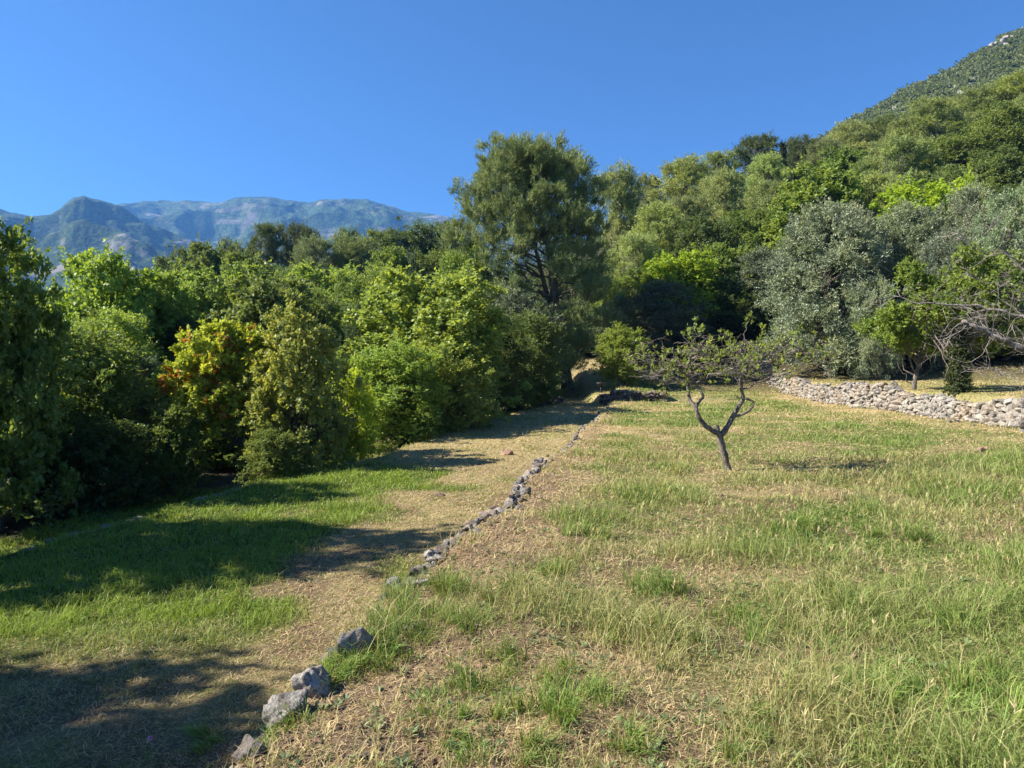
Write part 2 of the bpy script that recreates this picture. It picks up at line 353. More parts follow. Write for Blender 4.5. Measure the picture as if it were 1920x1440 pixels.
# ---------------------------------------------------------------- foliage
def leaf_quads(pos, ldir, nrm, L, W):
    side = unit(np.cross(ldir, nrm)); L = L[:, None]; W = W[:, None]
    a = pos; b = pos + ldir * L * 0.42 + side * W * 0.5; c = pos + ldir * L; d = pos + ldir * L * 0.42 - side * W * 0.5
    V = np.stack([a, b, c, d], 1).reshape(-1, 3); n = len(pos)
    return V, np.arange(n * 4).reshape(n, 4)
def foliage(acc, rng, C, out, rad, twigs, lpt, L, W, up=0.3, spread=0.9, along=0.3, tinter=None, nup=0.6, droop=0.0):
    """twigs springing from each clump centre, leaves set along every twig"""
    n = len(C); k = n * twigs
    Ct = np.repeat(C, twigs, 0); Ot = np.repeat(out, twigs, 0); Rt = np.repeat(rad, twigs)
    td = unit(Ot * 0.75 + rng.normal(size=(k, 3)) * spread * 0.6 + np.array([0, 0, up]))
    tl = Rt * rng.uniform(0.55, 1.15, k)
    st = Ct + rng.normal(size=(k, 3)) * Rt[:, None] * 0.32
    m = k * lpt; t = rng.uniform(0.1, 1.0, m)
    TD = np.repeat(td, lpt, 0); p = np.repeat(st, lpt, 0) + TD * (np.repeat(tl, lpt) * t)[:, None]
    p[:, 2] -= droop * (np.repeat(tl, lpt) * t) ** 2
    ld = unit(TD * along + rng.normal(size=(m, 3)) * 0.5)
    nr = unit(rng.normal(size=(m, 3)) * 0.6 + np.array([0, 0, nup]) + np.repeat(Ot, lpt, 0) * 0.5)
    s = rng.uniform(0.7, 1.3, m)
    V, Q = leaf_quads(p, ld, nr, L * s, W * s)
    ct = np.repeat(rng.uniform(0.2, 0.8, n), twigs * lpt) + rng.normal(size=m) * 0.16
    acc.add(V, None, Q, np.repeat(np.clip(ct, 0, 1), 4))

def lobed_points(rng, lobes, per, shell=0.55):
    C = []; O = []
    for (c, r) in lobes:
        c = np.asarray(c, float); r = np.asarray(r, float) * np.ones(3)
        k = max(3, int(per * (r.prod() ** (2 / 3.0))))
        d = unit(rng.normal(size=(k, 3)) + np.array([0, 0, 0.25])); q = (shell + (1 - shell) * rng.random(k) ** 0.7)
        d2 = d * (1 + 0.32 * vnoise(d * 2.2 + c, 5))[:, None]
        C.append(c + d2 * r * q[:, None]); O.append(d)
    return np.concatenate(C), np.concatenate(O)

def limbs(acc, rng, base, top, r0, targets, n=7):
    base = np.asarray(base, float); top = np.asarray(top, float)
    tp = curve(base, top, 8, 0.025, rng); tr = np.linspace(r0, r0 * 0.28, 8); tr[0] = r0 * 1.35
    tube(acc, tp, tr, n + 2, 0.5, rough=0.18)
    for q in targets:
        f = np.clip((q[2] - base[2]) / max(top[2] - base[2], 0.1) * rng.uniform(0.35, 0.75), 0.12, 0.95)
        i = f * 7; i0 = int(i); st = tp[i0] * (1 - (i - i0)) + tp[min(i0 + 1, 7)] * (i - i0)
        rr = r0 * (1 - 0.72 * f) * 0.5
        cp = curve(st, q, 6, 0.06, rng, 0.06)
        tube(acc, cp, np.linspace(rr, rr * 0.15, 6), 5, 0.5, rough=0.15)
        for _ in range(2):
            b = cp[rng.integers(2, 5)]; e = b + unit(rng.normal(size=3) + np.array([0, 0, .3])) * np.linalg.norm(q - st) * 0.35
            tube(acc, curve(b, e, 4, 0.08, rng), np.linspace(rr * 0.35, rr * 0.08, 4), 4, 0.5)

def build_proto(name, seed, Hh, Wd, style):
    """returns (trunk mesh, crown mesh); unscaled tree of height Hh, crown width Wd"""
    rng = rs(seed); R0 = Wd / 2; ta, ca = Acc(), Acc(); lobes = []
    if style == 'broad' or style == 'dense' or style == 'airy':
        zb = 0.07 * Hh; nl = 40
        for k in range(nl):
            t = (k + 0.5) / nl; ph = k * 2.4 + rng.uniform(-.6, .6)
            env = math.sin(math.pi * min(1, 0.22 + 0.64 * t)) ** 0.5 * rng.uniform(.82, 1.08)
            rl = R0 * rng.uniform(0.15, 0.33)
            rho = max(0, R0 * env - rl) * (0.70 + 0.30 * rng.random()) if k % 4 else R0 * env * rng.uniform(.1, .5)
            z = zb + rl * 0.5 + (Hh - zb - rl * 1.2) * t
            lobes.append((np.array([rho * math.cos(ph), rho * math.sin(ph), z]), (rl, rl, rl * rng.uniform(0.45, 0.75))))
        C, O = lobed_points(rng, lobes, {'broad': 50, 'dense': 62, 'airy': 42}[style] * (2.0 / R0))
        ll = {'broad': .15, 'dense': .115, 'airy': .125}[style]
        k = int(len(C) * 0.18); Ci = rng.normal(size=(k, 3)) * np.array([R0 * .38, R0 * .38, Hh * .18]) + np.array([0, 0, Hh * .45])
        C = np.concatenate([C, Ci]); O = np.concatenate([O, unit(Ci - np.array([0, 0, Hh * .4]))])
        foliage(ca, rng, C, O, R0 * rng.uniform(0.07, 0.20, len(C)), 10, 11, ll, ll * .64, up=0.3, spread=.8)
        M = M_LEAF; tops = [l[0] for l in lobes]; r0 = 0.022 * Hh + 0.02
    elif style == 'pine':
        zb = 0.20 * Hh; nl = 52
        for k in range(nl):
            t = ((k + 0.5) / nl) ** 0.8; ph = k * 2.4 + rng.uniform(-.6, .6)
            env = math.sin(math.pi * min(1, 0.25 + 0.60 * t)) ** 0.6 * rng.uniform(0.55, 1.12)
            rl = R0 * rng.uniform(0.12, 0.27)
            rho = max(0, R0 * env - rl * 0.8) * (rng.uniform(0.65, 1.0) if k % 4 else rng.uniform(.1, .5))
            z = zb + (Hh - zb - rl * 0.8) * t
            lobes.append((np.array([rho * math.cos(ph), rho * math.sin(ph), z]), (rl, rl, rl * 0.55)))
        lobes.append((np.array([0, 0, Hh * 0.93]), (R0 * .38, R0 * .38, R0 * .22)))
        C, O = lobed_points(rng, lobes, 40 * (2.0 / R0), 0.5)
        foliage(ca, rng, C, O, R0 * rng.uniform(0.07, 0.20, len(C)), 12, 12, 0.27, 0.040, up=0.75, spread=0.7, along=0.85, nup=0.2)
        M = M_NEEDLE; tops = [l[0] for l in lobes]; r0 = 0.018 * Hh + 0.03
    elif style == 'olive':
        zb = 0.0; nl = 26
        for k in range(nl):
            t = (k + 0.5) / nl; ph = k * 2.4 + rng.uniform(-.5, .5)
            env = (1.0 if t < .55 else math.cos((t - .55) / .45 * 1.25) ** .7) * rng.uniform(.78, 1.05)
            rl = R0 * rng.uniform(0.20, 0.38)
            rho = max(0, R0 * env - rl) * rng.uniform(0.75, 1.0)
            z = zb + rl * .7 + (Hh - zb - rl * 1.5) * t
            lobes.append((np.array([rho * math.cos(ph), rho * math.sin(ph), z]), (rl, rl, rl * 0.95)))
        C, O = lobed_points(rng, lobes, 46 * (2.0 / R0), 0.5)
        foliage(ca, rng, C, O, R0 * rng.uniform(0.09, 0.18, len(C)), 15, 14, 0.125, 0.036, up=0.25, spread=0.9, along=0.5, nup=0.3, droop=0.3)
        M = M_OLIVE; tops = [l[0] for l in lobes]; r0 = 0.03 * Hh + 0.04
    elif style == 'juniper':
        nl = 16
        for k in range(nl):
            t = (k + 0.5) / nl; ph = k * 2.4
            rl = R0 * 0.42 * (1 - 0.6 * t); rho = R0 * (1 - t) ** 0.7 * 0.6
            lobes.append((np.array([rho * math.cos(ph), rho * math.sin(ph), Hh * (0.04 + 0.90 * t)]), (rl, rl, rl * 1.5)))
        C, O = lobed_points(rng, lobes, 60 * (2.0 / R0), 0.5)
        foliage(ca, rng, C, O, R0 * rng.uniform(0.12, 0.22, len(C)), 12, 16, 0.10, 0.022, up=1.2, spread=0.6, along=0.9, nup=0.1)
        M = M_NEEDLE; tops = [l[0] for l in lobes[4:]]; r0 = 0.02 * Hh + 0.02
    elif style == 'cypress':
        zz = np.linspace(0.05, 0.97, 60) * Hh; C = []
        for z in zz:
            r = R0 * (1 - z / Hh) ** 0.5 * 0.8
            for _ in range(4): a = rng.uniform(0, 6.28); C.append((r * math.cos(a), r * math.sin(a), z))
        C = np.array(C); O = unit(C * np.array([1, 1, 0]) + 1e-3)
        foliage(ca, rng, C, O, np.full(len(C), R0 * .5), 8, 12, 0.16, 0.05, up=2.0, spread=0.4, along=0.9, nup=0.1)
        M = M_NEEDLE; tops = []; r0 = 0.1
    limbs(ta, rng, (0, 0, -0.25), (rng.normal() * .04 * Wd, rng.normal() * .04 * Wd, Hh * 0.86), r0, tops)
    V = np.concatenate(ca.V)
    hh = float(np.percentile(V[:, 2], 99.7)); ww = float(np.percentile(np.abs(V[:, :2]), 98.5)) * 2
    return ta.mesh(name + "_trunk", [M_PINEBARK if style == 'pine' else M_BARK], True), ca.mesh(name + "_crown", [M]), hh, ww

PROTO = {}
def proto(style, i):
    k = (style, i)
    if k not in PROTO:
        dims = {'broad': (7.5, 6.0), 'dense': (7.5, 6.4), 'airy': (6, 4.6), 'pine': (12, 8), 'olive': (8, 6.5), 'juniper': (5, 2.8), 'cypress': (9, 1.3)}[style]
        PROTO[k] = build_proto("%s_%d" % (style, i), 100 + i * 17 + len(style), *dims, style)
    return PROTO[k]
NVAR = {'broad': 3, 'dense': 2, 'airy': 2, 'pine': 3, 'olive': 2, 'juniper': 1, 'cypress': 1}
NAMES = {'broad': 'broadleaf_tree', 'dense': 'oak_tree', 'airy': 'young_tree', 'pine': 'pine_tree', 'olive': 'olive_tree', 'juniper': 'juniper', 'cypress': 'cypress_tree'}
trng = rs(5)
# colours of crowns (leaf base colours; dark and olived also hold painted shade)
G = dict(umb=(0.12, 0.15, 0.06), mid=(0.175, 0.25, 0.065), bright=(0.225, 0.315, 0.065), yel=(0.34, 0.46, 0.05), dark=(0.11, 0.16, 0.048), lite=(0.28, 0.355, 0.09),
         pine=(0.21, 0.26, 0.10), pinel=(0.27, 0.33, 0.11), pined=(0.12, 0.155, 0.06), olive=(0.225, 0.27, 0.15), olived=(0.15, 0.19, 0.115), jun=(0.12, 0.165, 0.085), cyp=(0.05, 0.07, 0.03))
def tree(style, cx, top, wpx, d, col, label, group, cat="tree", var=None, z0=None):
    x = (cx - 960) / F * d; zt = EYE + (HOR - top) / F * d
    zb = Hs(x, d) - 0.05; w = wpx / F * d * (1.12 if style in ('broad', 'dense') else 1.0); h = max(zt - zb, 0.8)
    v = trng.integers(0, NVAR[style]) if var is None else var
    tm, cm, PH, PW = proto(style, v)
    o = empty(NAMES[style], (x, d, zb), trng.uniform(0, 6.28)); tag(o, label, cat, group)
    o.scale = (w / PW, w / PW, h / PH)
    a = link("trunk", tm, o); b = link("crown", cm, o)
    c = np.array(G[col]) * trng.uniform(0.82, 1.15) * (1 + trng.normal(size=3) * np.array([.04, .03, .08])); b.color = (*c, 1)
    return o
GL = "trees of the wood left of the fields"; GR = "trees on the wooded hillside at the right"; GO = "olive trees above the stone wall"
def out_of_frame(style, x, y, h, w, label): return (style, 960 + F * x / y, HOR - (h - .8 - EYE) / y * F, w / y * F, y, 'mid', label, GL)
T = [
 # --- left wood, front row
 ('broad', -15, 428, 225, 12.6, 'mid', 'tall dark-sided broadleaf tree cut by the left edge of the photo', GL),
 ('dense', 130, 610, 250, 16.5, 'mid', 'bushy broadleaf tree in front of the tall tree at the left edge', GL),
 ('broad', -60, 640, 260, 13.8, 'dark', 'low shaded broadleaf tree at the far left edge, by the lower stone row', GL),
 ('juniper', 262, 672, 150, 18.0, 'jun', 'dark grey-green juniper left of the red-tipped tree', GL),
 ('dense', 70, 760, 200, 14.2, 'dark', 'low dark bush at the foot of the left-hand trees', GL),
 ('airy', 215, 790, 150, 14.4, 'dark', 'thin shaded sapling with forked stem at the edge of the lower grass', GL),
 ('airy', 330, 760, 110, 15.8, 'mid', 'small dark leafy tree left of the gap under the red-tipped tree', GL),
 ('airy', 560, 572, 190, 16.6, 'lite', 'upright yellow-green tree just right of the red-tipped tree', GL),
 ('dense', 520, 805, 110, 15.6, 'mid', 'low round shrub at the foot of the upright yellow-green tree', GL),
 ('airy', 652, 690, 110, 18.2, 'yel', 'small luminous lime-green sapling between the upright tree and the big pale oak', GL),
 ('dense', 745, 645, 190, 22.5, 'bright', 'lower left bulge of broadleaf foliage in front of the big pale oak', GL),
 ('broad', 805, 510, 250, 26.5, 'lite', 'big pale-green oak left of the tall pine', GL, ),
 ('dense', 838, 640, 150, 24.0, 'lite', 'rounded leafy tree at the lower right foot of the big pale oak', GL),
 ('juniper', 668, 575, 95, 27, 'jun', 'grey-green juniper rising between the upright tree and the big pale oak', GL),
 ('airy', 415, 790, 130, 20, 'mid', 'small leafy tree seen under the red-tipped tree', GL),
 # --- left wood, second row
 ('broad', 195, 478, 190, 25, 'bright', 'yellow-green broadleaf tree with sprigs against the blue mountain, right of the left-edge tree', GL),
 ('broad', 290, 520, 170, 27, 'bright', 'green broadleaf tree right of the sprigged yellow-green tree', GL),
 ('dense', 185, 585, 210, 21, 'bright', 'sunlit rounded broadleaf crown above the left-hand bushes', GL),
 ('broad', 410, 500, 190, 33, 'mid', 'wide mid-green broadleaf tree above the red-tipped tree', GL),
 ('broad', 500, 520, 170, 31, 'mid', 'mid-green broadleaf tree behind the upright yellow-green tree', GL),
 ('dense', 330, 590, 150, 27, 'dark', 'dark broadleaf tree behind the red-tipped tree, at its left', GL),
 ('dense', 590, 545, 130, 36, 'mid', 'dark-hollowed broadleaf tree right above the upright yellow-green tree', GL),
 ('dense', 690, 505, 150, 42, 'mid', 'round-crowned dense oak above the grey-green juniper', GL),
 ('broad', 610, 500, 150, 50, 'bright', 'lighter broadleaf tree left of the round-crowned dense oak', GL),
 ('dense', 862, 468, 100, 44, 'bright', 'bright broadleaf tree tucked against the left side of the tall pine', GL),
 ('juniper', 776, 478, 60, 50, 'jun', 'grey spire-shaped conifer right of the round-crowned dense oak', GL),
 ('dense', 735, 545, 130, 34, 'mid', 'green crown between the grey-green juniper and the big pale oak', GL),
 # --- left wood, skyline
 ('dense', 345, 468, 90, 72, 'dark', 'dark oak on the skyline under the foot of the mountain spur', GL),
 ('dense', 310, 478, 60, 80, 'dark', 'small dark tree at the left end of the wooded skyline', GL),
 ('broad', 400, 462, 100, 66, 'mid', 'green broadleaf on the skyline right of the dark oak', GL),
 ('dense', 440, 452, 70, 84, 'pined', 'dark rounded tree on the skyline left of the twin umbrella pines', GL),
 ('pine', 505, 420, 85, 88, 'pined', 'left one of the twin dark umbrella pines on the skyline', GL),
 ('pine', 560, 420, 80, 88, 'pined', 'right one of the twin dark umbrella pines on the skyline', GL),
 ('pine', 590, 448, 120, 70, 'pine', 'olive-green pine below the twin umbrella pines', GL),
 ('pine', 660, 444, 120, 72, 'pine', 'broad olive-green pine right of the twin umbrella pines', GL),
 ('dense', 648, 428, 55, 98, 'dark', 'small dark oak topping the skyline behind the olive-green pines', GL),
 ('broad', 705, 434, 80, 92, 'mid', 'mid-green tree on the skyline between two dark oaks', GL),
 ('dense', 768, 424, 110, 84, 'dark', 'large dark oak on the skyline left of the tall pine', GL),
 ('dense', 832, 420, 90, 84, 'dark', 'dark oak on the skyline touching the tall pine', GL),
 ('broad', 470, 480, 120, 52, 'mid', 'green broadleaf tree under the left umbrella pine', GL),
 ('dense', 530, 500, 100, 58, 'mid', 'dense tree under the right umbrella pine', GL),
 ('broad', 740, 470, 110, 62, 'mid', 'leafy tree below the large dark skyline oak', GL),
 ('dense', 810, 470, 100, 64, 'mid', 'leafy tree below the skyline oak that touches the tall pine', GL),
 # --- dark trees under and beside the tall pine
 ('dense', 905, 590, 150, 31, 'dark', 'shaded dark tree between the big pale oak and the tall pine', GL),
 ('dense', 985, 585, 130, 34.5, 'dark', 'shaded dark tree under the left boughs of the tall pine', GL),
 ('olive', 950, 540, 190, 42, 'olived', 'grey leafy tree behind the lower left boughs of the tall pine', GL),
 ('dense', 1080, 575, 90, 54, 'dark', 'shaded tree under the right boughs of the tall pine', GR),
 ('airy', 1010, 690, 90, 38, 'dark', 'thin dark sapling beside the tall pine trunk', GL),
 # --- middle, right of the tall pine
 ('pine', 1163, 313, 110, 70, 'pinel', 'airy pine with thin pale trunks right beside the tall pine', GR),
 ('pine', 1215, 330, 70, 82, 'pine', 'small pine between the airy pine and its larger right neighbour', GR),
 ('pine', 1285, 298, 120, 78, 'pinel', 'large rounded pine on the skyline, second from the tall pine', GR),
 ('pine', 1232, 385, 110, 62, 'pinel', 'yellowish pine standing lower, below the gap in the skyline', GR),
 ('pine', 1348, 286, 90, 86, 'pine', 'pine on the skyline left of the darkest round pine', GR),
 ('pine', 1360, 322, 100, 72, 'pinel', 'light pine in front of the skyline left of the darkest round pine', GR),
 ('pine', 1420, 258, 120, 92, 'pined', 'darkest round pine, highest of the middle skyline', GR),
 ('pine', 1436, 292, 80, 80, 'pinel', 'small light pine in front of the darkest round pine', GR),
 ('cypress', 1467, 268, 20, 84, 'cyp', 'slim cypress spire right of the darkest round pine', GR),
 ('cypress', 1495, 312, 16, 78, 'cyp', 'second, lower slim cypress spire, below the first', GR),
 ('pine', 1500, 258, 90, 98, 'pined', 'dark pine on the skyline right of the slim cypress', GR),
 ('pine', 1450, 345, 110, 66, 'pine', 'pine with bare trunks showing, above the grey olives', GR),
 ('pine', 1290, 370, 110, 64, 'pine', 'pine with dead twigs under the large rounded skyline pine', GR),
 ('pine', 1545, 265, 80, 92, 'pine', 'pine where the skyline meets the steep mountain', GR),
 ('pine', 1595, 232, 100, 96, 'pinel', 'light pine first on the skyline below the steep mountain', GR),
 ('pine', 1655, 220, 100, 98, 'pine', 'second pine along the skyline below the steep mountain', GR),
 ('pine', 1700, 225, 90, 90, 'pinel', 'pine left of the tall light pine with a bare trunk', GR),
 ('pine', 1745, 190, 130, 88, 'pinel', 'tall light pine with its bare trunk showing, high on the slope', GR),
 ('pine', 1832, 168, 120, 96, 'pinel', 'high light pine second from the right edge of the photo', GR),
 ('pine', 1905, 146, 120, 94, 'pinel', 'highest pine at the right edge of the photo', GR),
 ('pine', 1960, 170, 120, 84, 'pine', 'pine half cut by the right edge of the photo', GR),
 ('dense', 1868, 208, 160, 78, 'mid', 'large green oak under the highest pines at the right', GR),
 ('dense', 1800, 250, 120, 74, 'mid', 'green oak right of the tall pine with the bare trunk', GR),
 ('pine', 1690, 262, 150, 72, 'pinel', 'broad light pine in the middle of the right slope', GR),
 ('broad', 1575, 282, 110, 78, 'mid', 'green broadleaf tree left of the broad light pine', GR),
 ('dense', 1900, 285, 170, 62, 'dark', 'dark oak at the right edge above the olives', GR),
 ('dense', 1800, 310, 130, 62, 'mid', 'oak above the yellow-green tree on the right slope', GR),
 ('broad', 1530, 318, 180, 58, 'bright', 'bright green broadleaf tree just above the largest grey olive', GR),
 ('pine', 1640, 330, 130, 60, 'pinel', 'soft light pine between the bright green tree and the yellow-green tree', GR),
 ('broad', 1745, 345, 180, 52, 'yel', 'luminous yellow-green tree above the right-hand olives', GR),
 ('airy', 1822, 322, 50, 54, 'yel', 'narrow yellow-green spike right of the luminous yellow-green tree', GR),
 ('dense', 1880, 350, 130, 54, 'dark', 'dark tree behind the right-hand olives', GR),
 ('dense', 1390, 395, 120, 62, 'mid', 'round green oak left of the bright green broadleaf tree', GR),
 ('dense', 1322, 410, 130, 58, 'dark', 'very dark oak in the hollow below the rounded pines', GR),
 ('pine', 1190, 440, 120, 54, 'pinel', 'pale feathery pine right of the tall pine, above the dark olives', GR),
 ('broad', 1272, 478, 130, 52, 'yel', 'yellow-green tree above the shaded olives in the middle', GR),
 ('broad', 1362, 462, 100, 53, 'bright', 'vivid green tree right of the yellow-green tree in the middle', GR),
 ('dense', 1185, 510, 120, 52, 'lite', 'light green tree right of the tall pine boughs', GR),
 ('olive', 1245, 530, 170, 50, 'olived', 'shaded olive tree behind the bright round shrub', GR),
 ('olive', 1425, 470, 130, 52, 'olived', 'shaded olive tree left of the largest grey olive', GR),
 ('dense', 1345, 535, 130, 52, 'dark', 'dark green tree behind the bare-branched fruit tree', GR),
 ('olive', 1160, 560, 100, 50, 'olived', 'slight grey olive close to the right boughs of the tall pine', GR),
 # --- olives above the wall
 ('olive', 1552, 385, 205, 40, 'olive', 'largest grey olive tree, standing above the far end of the stone wall', GO),
 ('olive', 1600, 392, 130, 42, 'olive', 'grey olive crown close behind the largest olive', GO),
 ('olive', 1700, 388, 170, 43, 'olive', 'grey olive tree directly right of the largest olive', GO),
 ('olive', 1640, 520, 90, 37, 'olive', 'low hanging olive crown at the right foot of the largest olive', GO),
 ('olive', 1822, 350, 140, 42, 'olive', 'tall grey olive tree behind the ivy-clad tree', GO),
 ('olive', 1905, 356, 150, 38, 'olive', 'grey olive tree at the right edge behind the dead branches', GO),
 ('olive', 1770, 440, 130, 38, 'olived', 'shaded olive behind the small leaning tree', GO),
 ('dense', 1680, 600, 120, 41, 'dark', 'dark bush behind the small leaning tree on the terrace', GO),
 ('dense', 1770, 590, 130, 40, 'dark', 'dark bush behind the ivy-clad tree on the terrace', GO),
 ('dense', 1880, 590, 150, 37, 'dark', 'dark bush at the right edge of the upper terrace', GO),
 ('dense', 1400, 610, 120, 53, 'dark', 'low dark bush under the shaded olive, left of the largest olive', GO),
 ('dense', 1290, 620, 130, 50, 'dark', 'low dark bush behind the crown of the fruit tree', GO),
 ('dense', 1480, 620, 90, 50, 'dark', 'low dark bush at the left foot of the largest olive', GO),
 # --- lone bright shrub
 ('dense', 1168, 612, 92, 41.5, 'bright', 'bright round shrub on the lit bank right of the tall pine trunk', GR, 'shrub'),
 # --- outside the left edge: they shade the lower field
 out_of_frame('broad', -11.0, 8.3, 7.4, 3.9, 'broadleaf tree outside the left edge shading the middle of the lower field'),
 out_of_frame('dense', -10.9, 2.6, 7.4, 5.2, 'oak left of the photographer shading the near lower field'),
 out_of_frame('dense', -9.4, 2.4, 5.4, 4.2, 'lower oak left of the photographer, in front of the taller one'),
]
for r in T: tree(*r)

# the red-tipped tree: its own crown
def red_tree():
    rng = rs(77); d = 17.0; x = (418 - 960) / F * d; zb = Hs(x, d) - .05
    o = empty("red_tipped_tree", (x, d, zb)); tag(o, "yellow-green tree with red-tipped leaves at the edge of the left wood", "tree")
    S = d / F; ta, ca = Acc(), Acc(); lob = []
    for (px, py, r) in [(375, 665, 40), (420, 645, 45), (465, 650, 38), (355, 705, 38), (400, 700, 45), (455, 700, 42), (490, 690, 25), (360, 745, 30), (400, 745, 36), (445, 750, 34), (380, 785, 26), (425, 790, 26), (350, 725, 26)]:
        for k in range(2): lob.append((np.array([(px - 418) * S, rng.uniform(-.6, .6), EYE + (HOR - py) * S - zb]), (r * S, r * S * 1.1, r * S * .8)))
    C, O = lobed_points(rng, lob, 90, 0.4)
    foliage(ca, rng, C, O, rng.uniform(0.12, 0.24, len(C)), 9, 11, 0.105, 0.06, up=0.3)
    base = np.array([(472 - 418) * S, 0, -.1])
    fork = np.array([(465 - 418) * S, 0, EYE + (HOR - 835) * S - zb])
    tube(ta, curve(base, fork, 5, .03, rng), np.linspace(.09, .07, 5), 8, .5, rough=.2)
    for l in lob[::2]: tube(ta, curve(fork, l[0], 6, .05, rng, -.05), np.linspace(.045, .008, 6), 5, .5)
    V = np.concatenate(ca.V); A = np.concatenate(ca.A)
    q = V.reshape(-1, 4, 3)[:, 0]; acn = np.repeat((fbm(q * 2.6, 3, 9) > 0.30) & (q[:, 2] > 1.2), 4) * 1.0
    acn = acn * np.repeat(rng.random(len(q)) < 0.38, 4)
    me = make_mesh("red_tipped_crown", V, [np.concatenate(ca.Q)], [M_RED], False, {"tint": A, "accent": acn})
    link("trunk", ta.mesh("red_tipped_trunk", [M_BARK], True), o)
    b = link("crown", me, o); b.color = (0.36, 0.43, 0.06, 1)
red_tree()

# the tall pine
def tall_pine():
    rng = rs(13); d = 46.0; bx = (1062 - 960) / F * d; zb = Hs(bx, d) - .05; S = d / F
    o = empty("tall_pine_tree", (bx, d, zb)); tag(o, "tallest pine, standing alone with two dark trunks in the middle of the photo", "tree")
    def L(px, py, dy=0): return np.array([(px - 1062) * S, dy, EYE + (HOR - py) * S - zb])
    def LB(px, py, dy=0): return L((px - 10) if py > 430 else 1000 + (px - 1012) * .97, py + 20 * max(0, (600 - py) / 320), dy)
    blobs = [(925, 290, 34, 24), (1088, 300, 38, 26), (1122, 350, 30, 26), (965, 275, 34, 24), (1045, 272, 34, 24), (985, 300, 50, 30), (1030, 292, 44, 30), (870, 430, 26, 20), (872, 480, 30, 22), (880, 530, 32, 24), (865, 590, 34, 24), (1005, 285, 62, 34), (955, 305, 50, 36), (1055, 300, 48, 38), (1015, 325, 70, 38), (920, 335, 34, 30), (1090, 340, 34, 40), (892, 372, 34, 24), (935, 375, 48, 34),
             (990, 375, 58, 38), (1050, 370, 60, 42), (1100, 390, 36, 36), (905, 405, 38, 26), (960, 420, 48, 28), (1015, 425, 52, 30), (1075, 425, 55, 36), (1120, 430, 28, 34),
             (880, 445, 34, 24), (915, 465, 50, 28), (965, 468, 40, 24), (1085, 470, 52, 32), (1130, 475, 26, 28), (900, 505, 48, 28), (950, 505, 46, 26), (1070, 515, 52, 28), (1120, 520, 38, 28),
             (915, 545, 56, 30), (975, 545, 44, 26), (1095, 560, 52, 28), (1140, 555, 24, 22), (940, 585, 62, 30), (1005, 590, 48, 26), (1075, 605, 52, 28), (1125, 600, 34, 26),
             (900, 610, 40, 26), (965, 630, 56, 28), (1030, 640, 46, 26), (1100, 645, 44, 26), (1000, 675, 50, 24), (1060, 680, 40, 22)]
    ta, ca = Acc(), Acc(); lob = []
    for (px, py, rx, ry) in blobs:
        halfw = max(30, (1 - abs((px - 1010) / 160.0) ** 2)) ; dep = math.sqrt(max(0.05, 1 - ((px - 1010) / 150.0) ** 2)) * 3.4 * (1.0 if py > 330 else 0.65)
        ks = (-1, 0.1) if py > 430 else ((-1, 0.0, 1) if dep > 1.5 else (-.4, .4))
        for k in ks:
            lob.append((LB(px + rng.normal() * 8, py + rng.normal() * 6, k * dep * rng.uniform(.7, 1) + rng.normal() * .3), (rx * S * .68, rx * S * .68, ry * S * .5)))
    C, O = lobed_points(rng, lob, 19, 0.5)
    dens = C[:, 2] > 0
    foliage(ca, rng, C, O, rng.uniform(0.28, 0.78, len(C)), 13, 18, 0.24, 0.028, up=1.1, spread=0.55, along=1.0, nup=0.1)
    t1 = catmull([L(1066, 745), L(1058, 680), L(1044, 600), L(1036, 520), L(1030, 470), L(1012, 400), L(1010, 330), L(1008, 290)], 4)
    r1 = np.interp(np.linspace(0, 1, len(t1)), [0, .1, .5, 1], [.48, .34, .22, .04])
    t2 = catmull([L(1052, 640, .2), L(1034, 580, .4), L(1018, 520, .4), L(1000, 450, .3), L(978, 390, .2), L(960, 330, .2)], 4)
    tube(ta, t1, r1, 12, .5, rough=.2); tube(ta, t2, np.interp(np.linspace(0, 1, len(t2)), [0, 1], [.22, .04]), 10, .5, rough=.2)
    for i, l in enumerate(lob):
        src = t1 if (l[0][0] > L(1000, 0)[0] or i % 3 == 0) else t2
        zt = l[0][2] - 0.35 * abs(l[0][0] - src[0][0]) ; j = int(np.argmin(abs(src[:, 2] - max(zt, src[0][2] + 2))))
        cp = curve(src[j], l[0], 7, .035, rng, .04); tube(ta, cp, np.linspace(.075, .014, 7), 5, .5)
        for q in range(5):
            b = cp[rng.integers(1, 6)]; e = b + unit(rng.normal(size=3) + np.array([0, 0, -.1])) * rng.uniform(.5, 1.3)
            tube(ta, curve(b, e, 4, .1, rng), np.linspace(.018, .005, 4), 3, .5, cap=False)
    link("trunk", ta.mesh("tall_pine_trunk", [M_BARK], True), o)
    b = link("crown", ca.mesh("tall_pine_crown", [M_NEEDLE]), o); b.color = (0.205, 0.26, 0.105, 1)
tall_pine()

